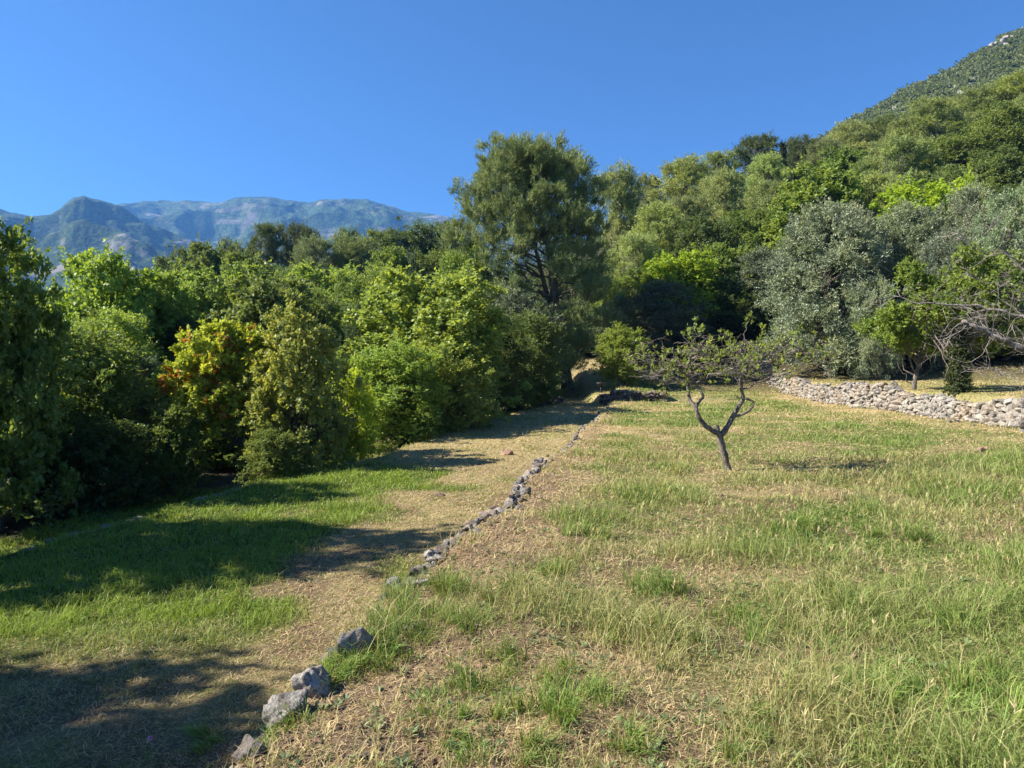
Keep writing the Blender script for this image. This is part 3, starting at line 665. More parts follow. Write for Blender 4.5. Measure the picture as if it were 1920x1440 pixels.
# ---------------------------------------------------------------- crooked bare trees
def twiggy(ta, la, rng, p, d, L, r, depth, flat, leafp, tips=None, up=0.15):
    """recursive crooked branching"""
    n = 4; pts = [p]; dd = d.copy()
    for k in range(n):
        dd = unit(dd + rng.normal(size=3) * 0.33 + np.array([0, 0, up]) * 0.3); dd[2] *= flat; dd = unit(dd)
        pts.append(pts[-1] + dd * L / n)
    tube(ta, np.array(pts), np.linspace(r, r * 0.55, n + 1), 5 if r > .008 else 3, rng.random(), rough=.15 if r > .01 else 0)
    if la is not None and (depth <= 1) and rng.random() < leafp:
        la.append((pts[-1], unit(dd * .4 + np.array([0, 0, .9]))))
    if depth == 0: return
    for k in range(3 if depth > 1 else 2):
        i = rng.integers(1, n + 1); nd = unit(dd + rng.normal(size=3) * 0.75)
        twiggy(ta, la, rng, pts[i], nd, L * rng.uniform(.55, .8), r * .55, depth - 1, flat, leafp, tips, up)
    twiggy(ta, la, rng, pts[-1], dd, L * .7, r * .6, depth - 1, flat, leafp, tips, up)

def fruit_tree():
    rng = rs(21); d = 11.2; S = d / F; bx = (1363 - 960) * S; zb = Hs(bx, d)
    o = empty("fruit_tree", (bx, d, zb)); tag(o, "small gnarled fruit tree with forked trunk and sparse leaves on the grass", "tree")
    def L(px, py, dy=0): return np.array([(px - 1363) * S, dy, EYE + (HOR - py) * S - zb])
    ta, tw = Acc(), Acc(); la = []
    tube(ta, catmull([L(1366, 886), L(1362, 868), L(1356, 845), L(1351, 825), L(1350, 812)], 3), np.interp(np.linspace(0, 1, 13), [0, .15, 1], [.072, .048, .052]), 10, .4, rough=.3)
    lb = catmull([L(1351, 816), L(1336, 808, -.05), L(1318, 796, -.1), L(1306, 780, -.12), L(1301, 763, -.1), L(1292, 750, -.05), L(1290, 728, 0), L(1289, 704, .05)], 4)
    rb = catmull([L(1352, 816), L(1366, 800, .05), L(1378, 782, .1), L(1388, 764, .1), L(1397, 748, .1), L(1392, 728, .05), L(1388, 702, 0)], 4)
    tube(ta, lb, np.linspace(.044, .022, len(lb)), 8, .5, rough=.3); tube(ta, rb, np.linspace(.048, .028, len(rb)), 8, .5, rough=.3)
    tube(ta, catmull([L(1345, 814), L(1344, 804), L(1343, 797)], 3), [.045] * 4 + [.035] * 2 + [.02], 8, .5, rough=.5)
    tube(ta, catmull([L(1378, 783, .1), L(1392, 778, .05), L(1405, 770, .02), L(1411, 762, 0), L(1413, 754, 0), L(1404, 749, .05), L(1396, 745, .1)], 3), np.linspace(.024, .016, 19), 6, .5, rough=.3)
    tube(ta, catmull([L(1300, 765, -.1), L(1308, 752, -.1), L(1314, 742, -.15), L(1304, 722, -.1)], 3), np.linspace(.03, .014, 10), 6, .5, rough=.3)
    mains = [([L(1292, 712), L(1262, 690, -.3), L(1225, 678, -.3), L(1188, 660, -.2)], .018), ([L(1292, 720), L(1266, 706, .4), L(1240, 700, .6), L(1205, 694, .7)], .017),
             ([L(1290, 706), L(1300, 680, .4), L(1320, 662, .7), L(1335, 650, .9)], .016), ([L(1290, 706), L(1280, 680, -.4), L(1284, 662, -.8), L(1270, 650, -1.0)], .016),
             ([L(1300, 720, -.1), L(1325, 700, -.4), L(1345, 690, -.8), L(1360, 676, -1.)], .016), ([L(1388, 705), L(1370, 690, .3), L(1340, 682, .4), L(1310, 684, .5)], .018),
             ([L(1388, 702), L(1412, 684, -.2), L(1445, 672, -.3), L(1480, 660, -.3)], .019), ([L(1392, 720, .05), L(1425, 700, .3), L(1460, 696, .4), L(1500, 700, .4)], .016),
             ([L(1389, 702), L(1396, 675, .4), L(1410, 655, .6), L(1425, 640, .8)], .016), ([L(1389, 702), L(1380, 672, -.4), L(1372, 655, -.7), L(1360, 640, -.9)], .016),
             ([L(1396, 730, .1), L(1420, 712, -.3), L(1450, 700, -.6), L(1486, 672, -.8)], .014), ([L(1400, 690), L(1440, 662, .1), L(1475, 650, .1), L(1503, 652, .1)], .014),
             ([L(1420, 690), L(1470, 668, .2), L(1520, 662, .2), L(1560, 666, .2)], .010), ([L(1288, 706), L(1250, 672, .1), L(1222, 650, .2), L(1203, 640, .2)], .012),
             ([L(1292, 716), L(1250, 712, -.5), L(1215, 706, -.7)], .012), ([L(1292, 716), L(1310, 706, .5), L(1350, 700, 1.)], .012), ([L(1388, 706), L(1372, 700, -.5), L(1340, 704, -1.)], .012),
             ([L(1389, 706), L(1430, 710, .6), L(1470, 708, 1.)], .012), ([L(1289, 702), L(1305, 672, 0), L(1312, 650, -.1), L(1320, 634, 0)], .012), ([L(1390, 702), L(1412, 672, 0), L(1440, 655, 0)], .012), ([L(1389, 706), L(1350, 672, 0), L(1330, 655, .1)], .012)]
    for P, r in mains:
        q = catmull(P, 4); q[1:-1] += rng.normal(size=(len(q) - 2, 3)) * .022
        tube(tw, q, np.linspace(r, r * .4, len(q)), 6, .6, rough=.25)
        for i in range(2, len(q)):
            if rng.random() < .88:
                dd = unit(np.gradient(q, axis=0)[i] * 4 + rng.normal(size=3) * .8)
                twiggy(tw, la, rng, q[i], dd, rng.uniform(.16, .34), r * .42, 1, .6, .34, up=.05)
                if rng.random() < .6: twiggy(tw, la, rng, q[i], unit(rng.normal(size=3) * np.array([1, 1, .35])), rng.uniform(.15, .3), r * .36, 1, .6, .28, up=.05)
        la.append((q[-1], np.array([0, 0, 1.])))
    link("trunk", ta.mesh("fruit_trunk", [M_PALEBARK], True), o); BR = o
    for P_ in range(34):
        m_ = mains[rng.integers(0, len(mains))][0]; a_ = np.array(m_[rng.integers(1, len(m_))]) + rng.normal(size=3) * .05
        b_ = a_ + np.array([rng.normal() * .09, rng.normal() * .09, rng.uniform(.10, .34)])
        tube(tw, curve(a_, b_, 5, .06, rng), np.linspace(.0055, .0025, 5), 4, .6)
        for f_ in (1., 1., .7): la.append((a_ + (b_ - a_) * f_, np.array([0, 0, 1.])))
    C = np.array([a for a, b in la]); O = np.array([b for a, b in la]); keep = rng.random(len(C)) < .62; C, O = C[keep], O[keep]
    f = Acc(); foliage(f, rng, C, O, rng.uniform(.03, .08, len(C)), 3, 4, .058, .026, up=.8, spread=1.0, along=.7)
    link("branches", tw.mesh("fruit_branches", [M_PALEBARK], True), o)
    b = link("leaves", f.mesh("fruit_leaves", [M_LEAF]), o); b.color = (0.22, 0.28, 0.07, 1)
fruit_tree()

def dead_tree():
    rng = rs(31); d = 10.5; S = d / F; bx = (2080 - 960) * S; zb = Hs(bx, d)
    o = empty("bare_tree", (bx, d, zb)); tag(o, "pale leafless branches of a bare tree reaching in from the right edge", "tree")
    def L(px, py, dy=0): return np.array([(px - 2080) * S, dy, EYE + (HOR - py) * S - zb])
    ta, tw = Acc(), Acc()
    tube(ta, catmull([L(2080, 895), L(2075, 830), L(2065, 770), L(2050, 700)], 4), np.linspace(.14, .10, 13), 10, .5, rough=.3)
    mains = [([L(2050, 705), L(1980, 680), L(1920, 655), L(1870, 632), L(1830, 612), L(1806, 603)], .042, .03), ([L(2050, 700), L(1990, 620, .3), L(1930, 580, .5), L(1880, 565, .6), L(1790, 560, .7), L(1730, 545, .8)], .03, .006),
             ([L(2050, 700), L(2010, 600, -.3), L(1950, 520, -.4), L(1890, 480, -.4), L(1840, 440, -.5)], .032, .005), ([L(2050, 700), L(2020, 560, .6), L(1970, 470, .8), L(1900, 400, .8)], .028, .006),
             ([L(2000, 690), L(1940, 668, -.2), L(1900, 640, -.3), L(1860, 600, -.3)], .016, .005), ([L(1930, 655), L(1880, 620, .2), L(1845, 575, .3), L(1780, 560, .4)], .013, .004),
             ([L(1980, 600), L(1900, 540), L(1850, 530), L(1800, 500)], .014, .004), ([L(1960, 680), L(1900, 700), L(1860, 690), L(1800, 700)], .010, .003), ([L(1950, 520), L(1880, 470), L(1840, 470), L(1790, 430)], .012, .004)]
    for P, a, b_ in mains:
        q = catmull(P, 5); q[1:-1] += rng.normal(size=(len(q) - 2, 3)) * .02
        tube(tw, q, np.linspace(a, b_, len(q)), 7, .7, rough=.25)
        for i in range(3, len(q)):
            if rng.random() < .5:
                dd = unit(np.gradient(q, axis=0)[i] * 3 + rng.normal(size=3) * .7)
                twiggy(tw, None, rng, q[i], dd, rng.uniform(.2, .5), .006, 2, 1., 0)
    link("trunk", ta.mesh("bare_trunk", [M_DEAD], True), o); link("branches", tw.mesh("bare_branches", [M_DEAD], True), o)
dead_tree()

def terrace_tree(bpx, bpy_, d, cpx, cpy, wpx, hpx, name, label, ivy, col, seed):
    rng = rs(seed); S = d / F; bx = (bpx - 960) * S; zb = Hs(bx, d)
    o = empty(name, (bx, d, zb)); tag(o, label, "tree")
    def L(px, py, dy=0): return np.array([(px - bpx) * S, dy, EYE + (HOR - py) * S - zb])
    ta, ca = Acc(), Acc(); lob = []
    for k in range(17 if not ivy else 26):
        px = cpx + rng.uniform(-.42, .42) * wpx; py = cpy + rng.uniform(-.40, .40) * hpx
        lob.append((L(px, py, rng.uniform(-1, 1) * wpx * S * .38), (.55, .55, .32)))
    C, O = lobed_points(rng, lob, 110, .3)
    foliage(ca, rng, C, O, rng.uniform(.12, .26, len(C)), 8, 9, .10, .055, up=.2, spread=1.1)
    f = L(bpx + (12 if not ivy else 2), bpy_ - (55 if not ivy else 85))
    t = catmull([[0, 0, -.15], [.03, 0, .25], list(f * np.array([.6, 1, .7])), list(f)], 4)
    tube(ta, t, np.linspace(.10 if not ivy else .16, .06 if not ivy else .12, len(t)), 9, .5, rough=.25)
    for l in lob:
        q = curve(t[rng.integers(6, len(t))], l[0], 7, .05, rng, .05); tube(ta, q, np.linspace(.03, .006, 7), 5, .5)
        for _ in range(3): tube(ta, curve(q[3], q[3] + unit(rng.normal(size=3)) * .5, 4, .1, rng), np.linspace(.008, .003, 4), 3, .5)
    for s in (-1, 1):
        q = curve(t[3], f + np.array([s * rng.uniform(.5, .9), 0, rng.uniform(-.1, .3)]), 7, .05, rng, -.08); tube(ta, q, np.linspace(.03, .008, 7), 5, .5)
    link("trunk", ta.mesh(name + "_trunk", [M_PALEBARK], True), o)
    b = link("crown", ca.mesh(name + "_crown", [M_LEAF]), o); b.color = (*col, 1)
    if ivy:
        iv = Acc(); k = 420; zz = rng.uniform(0.0, f[2] + .5, k); a = rng.uniform(0, 6.28, k); r = .12 + .16 * rng.random(k) * (1 + .6 * np.exp(-zz * 4))
        O = np.stack([np.cos(a), np.sin(a), a * 0], -1); C = np.stack([np.interp(zz, t[:, 2], t[:, 0]), zz * 0, zz], -1) + O * r[:, None]
        foliage(iv, rng, C, O, np.full(k, .12), 5, 7, .06, .05, up=.2)
        b = link("ivy", iv.mesh("ivy", [M_LEAF]), o); b.color = (0.075, 0.10, 0.04, 1)
terrace_tree(1713, 730, 26.0, 1715, 610, 190, 120, "leaning_tree", "small leaning tree with pale trunk and flat green crown on the upper terrace", False, (0.17, 0.25, 0.05), 51)
terrace_tree(1797, 737, 23.0, 1815, 570, 200, 210, "ivy_clad_tree", "tree with its trunk wrapped in ivy, standing right behind the stone wall", True, (0.17, 0.24, 0.05), 52)

# ---------------------------------------------------------------- stones
import bmesh
def ico(sub):
    bm = bmesh.new(); bmesh.ops.create_icosphere(bm, subdivisions=sub, radius=1.0)
    V = np.array([v.co[:] for v in bm.verts]); Fc = np.array([[v.index for v in f.verts] for f in bm.faces]); bm.free(); return V, Fc
I1, I2, I4 = ico(1), ico(2), ico(5)
def stone(acc, c, s, rng, base=I2, jag=.28, flat=.0, oct_=2, a=None, freq=1.1):
    V, Fc = base; off = rng.uniform(-50, 50, 3)
    q = V * (1 + jag * fbm(V * freq + off, oct_, 3))[:, None]
    # chop with a few planes for angular faces
    for _ in range(9):
        n = unit(rng.normal(size=3)); h = rng.uniform(.48, .82); dd = q @ n; q = q - np.outer(np.clip(dd - h, 0, None), n) * .88
    A = rng.uniform(0, 6.28); ca, sa = math.cos(A), math.sin(A)
    q = q * np.asarray(s); tl = rng.normal(size=2) * .25
    q = q @ np.array([[ca, -sa, 0], [sa, ca, 0], [0, 0, 1]]).T; q[:, 2] += q[:, 0] * tl[0] * .6 + q[:, 1] * tl[1] * .6
    acc.add(q + np.asarray(c), Fc, None, rng.random() if a is None else a)

def right_wall():
    rng = rs(61); acc = Acc()
    y = 9.0
    # rubble core
    ys = np.arange(9, 47.6, .4); xs = xwall(ys)
    for yy, xx in zip(ys, xs): pass
    P = []; Qs = []
    hh = lambda yy: (0.74 + .13 * np.sin(yy * .5) + .07 * np.sin(yy * 1.7) + .12 * (yy > 27)) * (1 - .4 * sst(46, 47.5, yy))
    for yy in ys:
        g0 = Hs(float(xwall(yy)) - .5, yy); t = g0 + float(hh(yy)) - .08; xx = float(xwall(yy))
        P += [(xx - .10, yy, g0 - .3), (xx - .02, yy, t), (xx + .45, yy, t), (xx + .5, yy, g0 - .3)]
    n = len(ys); i = np.arange(n - 1)[:, None] * 4; j = np.arange(3)[None, :]
    acc.add(P, None, np.stack([i + j, i + j + 1, i + 5 + j, i + 4 + j], -1).reshape(-1, 4), .1)
    y = 9.0
    while y < 47.6:
        g0 = Hs(float(xwall(y)) - .5, y); top = float(hh(y)); z = 0.0; w = rng.uniform(.12, .33); big = y < 19.5
        if big: w *= 1.25
        while z < top - .03:
            h = rng.uniform(.09, .21) * (1.5 if big and rng.random() < .5 else 1.0)
            h = min(h, max(.07, top - z))
            ww = w * rng.uniform(.6, 1.1); k = max(1, int(round(w / (ww + .001))))
            xx = float(xwall(y)) - .12 + z * .10 + rng.normal() * .03
            stone(acc, (xx, y + rng.uniform(-.06, .06), g0 + z + h * .5), (rng.uniform(.12, .2), ww * .64, h * .70), rng, I2 if y < 38 else I1, .16, a=rng.uniform(.3, .9))
            z += h * .9
        if rng.random() < .5: stone(acc, (float(xwall(y)) + rng.uniform(.0, .35), y, g0 + top + rng.uniform(-.07, .0)), (.15, .14, .09), rng, I2 if y < 30 else I1, .25)
        y += w * .78
    # tumbled stones at the foot
    for _ in range(90):
        yy = rng.uniform(12, 44); xx = float(xwall(yy)) - .25 - abs(rng.normal()) * .25; s = rng.uniform(.04, .10)
        stone(acc, (xx, yy, Hs(xx, yy) + s * .3), (s * 1.3, s * 1.2, s * .8), rng, I1, .25)
    o = link("stone_wall", acc.mesh("stone_wall", [M_WALL], False)); tag(o, "long pale dry-stone retaining wall holding up the terrace at the right", "wall")
right_wall()

def line_wall(name, label, P, hgt, seed, size=.2, depth=.16, i=I2, sink=0.0, z_of=None):
    rng = rs(seed); acc = Acc(); P = np.array(P, float); L = np.concatenate([[0], np.cumsum(np.hypot(*np.diff(P, axis=0).T))]); s = 0
    while s < L[-1]:
        x = np.interp(s, L, P[:, 0]); y = np.interp(s, L, P[:, 1]); w = rng.uniform(.6, 1.3) * size
        zb = z_of(x, y) if z_of else Hs(x, y); z = -sink; hv = hgt(x, y) if callable(hgt) else hgt
        while z < hv:
            h = rng.uniform(.45, .8) * size
            stone(acc, (x + rng.normal() * .04, y + rng.normal() * .04, zb + z + h * .4), (depth * rng.uniform(.7, 1.3), w * .6, h * .62), rng, i, .26)
            z += h * .85
        s += w * .9
    o = link(name, acc.mesh(name, [M_ROCK if name == "low_stone_row" else M_SHADEROCK], False)); tag(o, label, "wall"); return o
ysE = np.arange(5.2, 31, .5)
def edge_wall():
    rng = rs(71); acc = Acc(); y = 2.2
    while y < 31.5:
        x = float(xedge(y)); w = rng.uniform(.05, .12) * (1 + .02 * y); dz = .6 - .42 * float(sst(13, 31, y)); z = -dz
        top = rng.uniform(-.09, .02) if y > 5.0 else -.14
        if y > 12.5: top -= .12
        while z < top - .02:
            h = rng.uniform(.06, .11); stone(acc, (x - .10 + z * -.06 + rng.normal() * .015, y, z + h * .5), (.08, w * .66, h * .7), rng, I2, .3); z += h * .85
        if y > 5.3 and rng.random() < ((.35 + .5 * (math.sin(y * 2.7) > -.3)) if y < 12.5 else .12):
            s = rng.uniform(.022, .055); stone(acc, (x - .02 + rng.normal() * .06, y + rng.normal() * .04, s * .05), (s * 1.5, s * 1.2, s), rng, I2, .5, oct_=3, a=rng.uniform(0, .7))
        y += w * .85
    o = link("terrace_edge_wall", acc.mesh("terrace_edge_wall", [M_ROCK], False)); tag(o, "low dark stone retaining wall running up the middle between the two fields", "wall")
edge_wall()
line_wall("low_stone_row", "low half-buried stone row along the lower edge of the left field", [(float(xlow(y)) - .1, y) for y in np.arange(3, 14.5, .4)], .36, 81, .2, .15, I2, 0.0, lambda x, y: Hs(x - .35, y))
line_wall("end_wall", "short shaded stone wall closing the far end of the upper field", [(4.3, 34.0), (7.4, 34.0)], .42, 82, .22, .16, I2, 0.0, lambda x, y: Hs(x, y - .4))
line_wall("ruined_wall", "shaded low wall of stones under the trees left of the tall pine", [(-.2, 34.5), (1.4, 35.5), (2.6, 37.0)], .28, 83, .2, .18, I2, 0.0)

rockG = "loose stones along the near terrace edge"
ROCKS = [ # px, py centre, width px, height px, label
 (474, 1398, 62, 62, "dark shadowed rock lowest in the line of edge stones"),
 (535, 1325, 92, 70, "broad pitted rock beside bare soil, second from the bottom of the edge"),
 (588, 1276, 84, 66, "pale pinkish rock leaning against the bank, third from the bottom of the edge"),
 (669, 1210, 62, 64, "upright blocky grey rock with white lichen on the terrace edge"),
 (770, 1180, 40, 34, "small grey rock half hidden in the tall grass tuft"),
 (786, 1090, 46, 46, "pale flat-topped rock at the near end of the dark stone row"),
 (986, 920, 26, 26, "dark jagged rock standing out of the stone row, level with the fruit tree"),
]
def rocks():
    for i, (px, py, w, h, lab) in enumerate(ROCKS):
        rng = rs(900 + i)
        d = EYE * F / (py + h * .30 - HOR); S = d / F; x, y = (px - 960) * S, d; z = EYE + (HOR - py) * S
        acc = Acc(); stone(acc, (0, 0, 0), (w * S * .50, w * S * .48, h * S * (.60 if i != 3 else .85)), rng, I4, .30, oct_=4, a=[.15, .6, .95, .8, .6, 1., .3][i], freq=1.3)
        # pitting
        V = acc.V[0]; V += unit(V) * (fbm(V * 38, 3, 4) * .006 + fbm(V * 14, 3, 6) * .014)[:, None]
        if i == 5: V[:, 2] = np.minimum(V[:, 2], .05 + .1 * V[:, 0])
        o = link("edge_rock", acc.mesh("edge_rock", [M_ROCK], True)); o.location = (x, y, z - h * S * .22); tag(o, lab, "rock", rockG)
    for (px, py, w, lab) in [(952, 848, 30, "small reddish heap stone alone on the dry lower field"), (826, 918, 22, "little pale stone lying on the lower field left of the green tuft"), (1836, 842, 22, "small pale stone in the grass at the right, before the wall"), (1850, 838, 18, "tiny pale stone beside the other one before the wall")]:
        rng = rs(px); zz = -.55 if px < 1000 else 0.0; d = (EYE - zz) * F / (py + 3 - HOR); S = d / F; x = (px - 960) * S
        acc = Acc(); stone(acc, (0, 0, 0), (w * S * .5, w * S * .45, w * S * .3), rng, I2, .3)
        o = link("field_stone", acc.mesh("field_stone", [M_PEB], False)); o.location = (x, d, Hs(x, d) + w * S * .12); tag(o, lab, "stone")
rocks()
def pebbles():
    rng = rs(95); acc = Acc(); n = 5200
    y = 2.1 * (16 / 2.1) ** rng.random(n); x = (rng.uniform(-.85, .85, n)) * y
    k = n // 2; x[:k] = xedge(y[:k]) + np.abs(rng.normal(size=k)) * .6
    z = H(x, y)
    g, lu = greenness(x, y)
    for i in range(n):
        if lu[i] > .3 or (x[i] < xedge(y[i]) and rng.random() < .6): continue
        s = rng.uniform(.003, .011) * (2.2 if rng.random() < .05 else 1) * (1 + .03 * y[i])
        stone(acc, (x[i], y[i], z[i] + s * .25), (s * rng.uniform(.9, 1.6), s * rng.uniform(.8, 1.3), s * .7), rng, I1, .2, oct_=1)
    o = link("pebbles", acc.mesh("pebbles", [M_PEB], False)); kind(o, "stuff"); o["label"] = "small stones and clods strewn over the soil"
pebbles()

# ---------------------------------------------------------------- grass
def blades(name, label, pos, ddir, L, W, col, bend, rng, seg2=True):
    n = len(pos); up = np.array([0, 0, 1.0]); dh = unit(ddir * np.array([1, 1, 0]) + 1e-6); side = unit(np.cross(ddir, up + rng.normal(size=(n, 3)) * .3))
    mid = pos + unit(ddir) * (L * .55)[:, None]
    tip = mid + unit(ddir + dh * bend[:, None] - up * (bend * .45)[:, None]) * (L * .5)[:, None]
    w = (W * .5)[:, None]
    V = np.stack([pos - side * w, pos + side * w, mid + side * w * .8, mid - side * w * .8, tip], 1).reshape(-1, 3)
    b = np.arange(n)[:, None] * 5
    Q = b + np.array([[0, 1, 2, 3]]); Tt = b + np.array([[3, 2, 4]])
    cc = np.repeat(col, 5, 0).reshape(n, 5, 3); cc[:, 4] *= 1.1; cc[:, :2] *= .85
    o = link(name, make_mesh(name, V, [Tt, Q], [M_GRASS], False, {"col": cc.reshape(-1, 3)})); kind(o, "stuff"); o["label"] = label; return o
def field_xy(rng, n, d0, d1, pw, m=.95):
    """points over the fields, thinning with distance"""
    t = rng.random(n); a = 2 - pw
    y = (d0 ** a + (d1 ** a - d0 ** a) * t) ** (1 / a); x = rng.uniform(-m, m, n) * y
    return x, y
def open_field(x, y):
    u = 960 + F * x / np.maximum(y, 12.0)
    return (x > xlow(y) - 3.0) & (y < np.interp(u, AU, AY0) + 3)
def grow():
    rng = rs(7)
    # 1: tufts
    x, y = field_xy(rng, 30000, 1.6, 48, 1.45); ok = open_field(x, y); x, y = x[ok], y[ok]
    g, lu = greenness(x, y); n3 = fbm(P2(x, y, 1.5), 3, 55)
    keep = rng.random(len(x)) < np.clip(g * (0.25 + .9 * sst(-.3, .25, n3)) + lu * .6, .04, 1)
    x, y, g, lu, n3 = x[keep], y[keep], g[keep], lu[keep], n3[keep]
    k = 26; n = len(x)
    e = xedge(y); size = np.where(lu > .3, .13, np.where(x < e, .05, np.where(x > xwall(y), .06, .12 + .22 * np.clip(n3, 0, 1) - .08 * sst(10.5, 14, y))))
    size = size * rng.uniform(.35, 1.3, n)
    size = np.where((x < xlow(y)), .14, size)
    X = np.repeat(x, k) + rng.normal(size=n * k) * np.repeat(.035 + size * .25 + .004 * y, k); Y = np.repeat(y, k) + rng.normal(size=n * k) * np.repeat(.035 + size * .25 + .004 * y, k)
    Z = H(X, Y) - .005; dd = unit(np.stack([rng.normal(size=n * k) * .42, rng.normal(size=n * k) * .42, np.ones(n * k)], -1))
    L = np.repeat(size, k) * rng.uniform(.4, 1.25, n * k); W = np.clip(.0008 * np.repeat(y, k), .0038, .03) * rng.uniform(.7, 1.3, n * k)
    mix_ = np.clip(np.repeat(g, k) * .75 + .25 + rng.normal(size=n * k) * .22, 0, 1)[:, None]
    gcol = np.array([0.17, 0.25, 0.055]) * (1 + rng.normal(size=(n * k, 1)) * .18); gcol = gcol * (1 + np.repeat(rng.normal(size=(n, 1)) * .13, k, 0) * np.array([1.2, .6, 1.]))
    scol = np.array([0.47, 0.38, 0.20]) * (1 + rng.normal(size=(n * k, 1)) * .15)
    col = gcol * mix_ + scol * (1 - mix_); l_ = np.repeat(lu, k)[:, None]; col = col * (1 - l_) + np.array([0.22, 0.31, 0.05]) * (1 + rng.normal(size=(n * k, 1)) * .16) * l_
    blades("grass", "green grass tufts growing over the fields", np.stack([X, Y, Z], -1), dd, L, W, np.clip(col, .01, .9), rng.uniform(.2, 1.6, n * k), rng)
    # 2: dead mown grass lying on the ground
    n = 460000; x, y = field_xy(rng, n, 1.6, 46, 1.5); ok = open_field(x, y); x, y = x[ok], y[ok]; n = len(x)
    g, lu = greenness(x, y); kp = (rng.random(n) > lu * .7); x, y, g = x[kp], y[kp], g[kp]; n = len(x)
    z = H(x, y) + .002; a = rng.uniform(0, 6.28, n); dd = unit(np.stack([np.cos(a), np.sin(a), rng.uniform(.0, .8, n)], -1))
    base = np.array([0.50, 0.395, 0.215]); col = base * (1 + rng.normal(size=(n, 1)) * .22); gm = (rng.random(n) < g * .65)[:, None]
    col = np.where(gm, np.array([0.18, 0.235, 0.06]) * (1 + rng.normal(size=(n, 1)) * .2), col)
    blades("dry_grass", "dead straw and short mown grass on the ground", np.stack([x, y, z], -1), dd, rng.uniform(.02, .06, n) * (1 + .035 * y), np.clip(.0008 * y, .003, .03), np.clip(col, .02, .9), rng.uniform(0, .8, n), rng)
    # 2b: short growing grass between the straw
    n = 16000; x, y = field_xy(rng, n, 1.6, 30, 1.5); g, lu = greenness(x, y); ok = open_field(x, y) & (rng.random(n) < .25 + .8 * g); x, y, g = x[ok], y[ok], g[ok]; n = len(x); k = 13
    X = np.repeat(x, k) + rng.normal(size=n * k) * .035; Y = np.repeat(y, k) + rng.normal(size=n * k) * .035; m_ = rng.random((n * k, 1)) < .3
    cl = np.where(m_, np.array([.44, .36, .19]), np.repeat(np.array([.19, .255, .06]) * (1 + rng.normal(size=(n, 1)) * .2), k, 0)) * (1 + rng.normal(size=(n * k, 1)) * .15)
    blades("short_grass", "short new grass sprouting between the straw", np.stack([X, Y, H(X, Y) - .003], -1), unit(rng.normal(size=(n * k, 3)) * np.array([.7, .7, .2]) + np.array([0, 0, .8])), rng.uniform(.02, .075, n * k), np.clip(.0008 * Y, .0035, .03), np.clip(cl, .02, .9), rng.uniform(.2, 1.6, n * k), rng)
    # 2c: fallen leaves
    n = 5000; x, y = field_xy(rng, n, 1.8, 20, 1.5); x[:3500] = xedge(y[:3500]) - np.abs(rng.normal(size=3500)) * 1.6; a = rng.uniform(0, 6.28, n)
    ld = unit(np.stack([np.cos(a), np.sin(a), rng.uniform(-.1, .5, n)], -1)); V, Q = leaf_quads(np.stack([x, y, H(x, y) + .006], -1), ld, unit(rng.normal(size=(n, 3)) * .5 + np.array([0, 0, 1])), rng.uniform(.012, .035, n), rng.uniform(.008, .02, n))
    cl = np.repeat(np.array([[.30, .19, .11], [.42, .32, .19], [.16, .10, .06], [.36, .25, .17]])[rng.integers(0, 4, n)], 4, 0)
    o = link("leaf_litter", make_mesh("leaf_litter", V, [Q], [M_GRASS], False, {"col": cl})); kind(o, "stuff"); o["label"] = "brown fallen leaves strewn over the mown grass"
    # 3: seed-head stems
    n = 2600; x, y = field_xy(rng, n, 2.2, 12, 1.2, .8); ok = (x > xedge(y) + .3); x, y = x[ok], y[ok]; n = len(x)
    ww = np.exp(-((y - 7.5) / 2.2) ** 2) * np.exp(-((x - 3.2) / 3) ** 2) + .16; kp = rng.random(n) < ww; x, y = x[kp], y[kp]; n = len(x)
    z = H(x, y); dd = unit(np.stack([rng.normal(size=n) * .2, rng.normal(size=n) * .2, np.ones(n)], -1)); L = rng.uniform(.14, .34, n)
    P = np.stack([x, y, z], -1); k = 9
    hp = np.repeat(P + dd * (L * .93)[:, None], k, 0) + np.repeat(dd, k, 0) * (np.tile(np.arange(k) / k, n) * .045)[:, None]
    hd = unit(np.repeat(dd, k, 0) + rng.normal(size=(n * k, 3)) * .35)
    P2_ = np.concatenate([P, hp]); D2 = np.concatenate([dd, hd]); LL = np.concatenate([L, np.full(n * k, .035)])
    WW = np.concatenate([np.full(n, .0028), np.full(n * k, .005)]); B = np.concatenate([rng.uniform(0, .4, n), np.zeros(n * k)])
    col = np.concatenate([np.tile([.32, .34, .14], (n, 1)), np.tile([.56, .48, .26], (n * k, 1))]) * (1 + rng.normal(size=(n * (k + 1), 1)) * .1)
    blades("seed_grass", "tall grass stems with pale seed heads on the upper field", P2_, D2, LL, WW, col, B, rng)
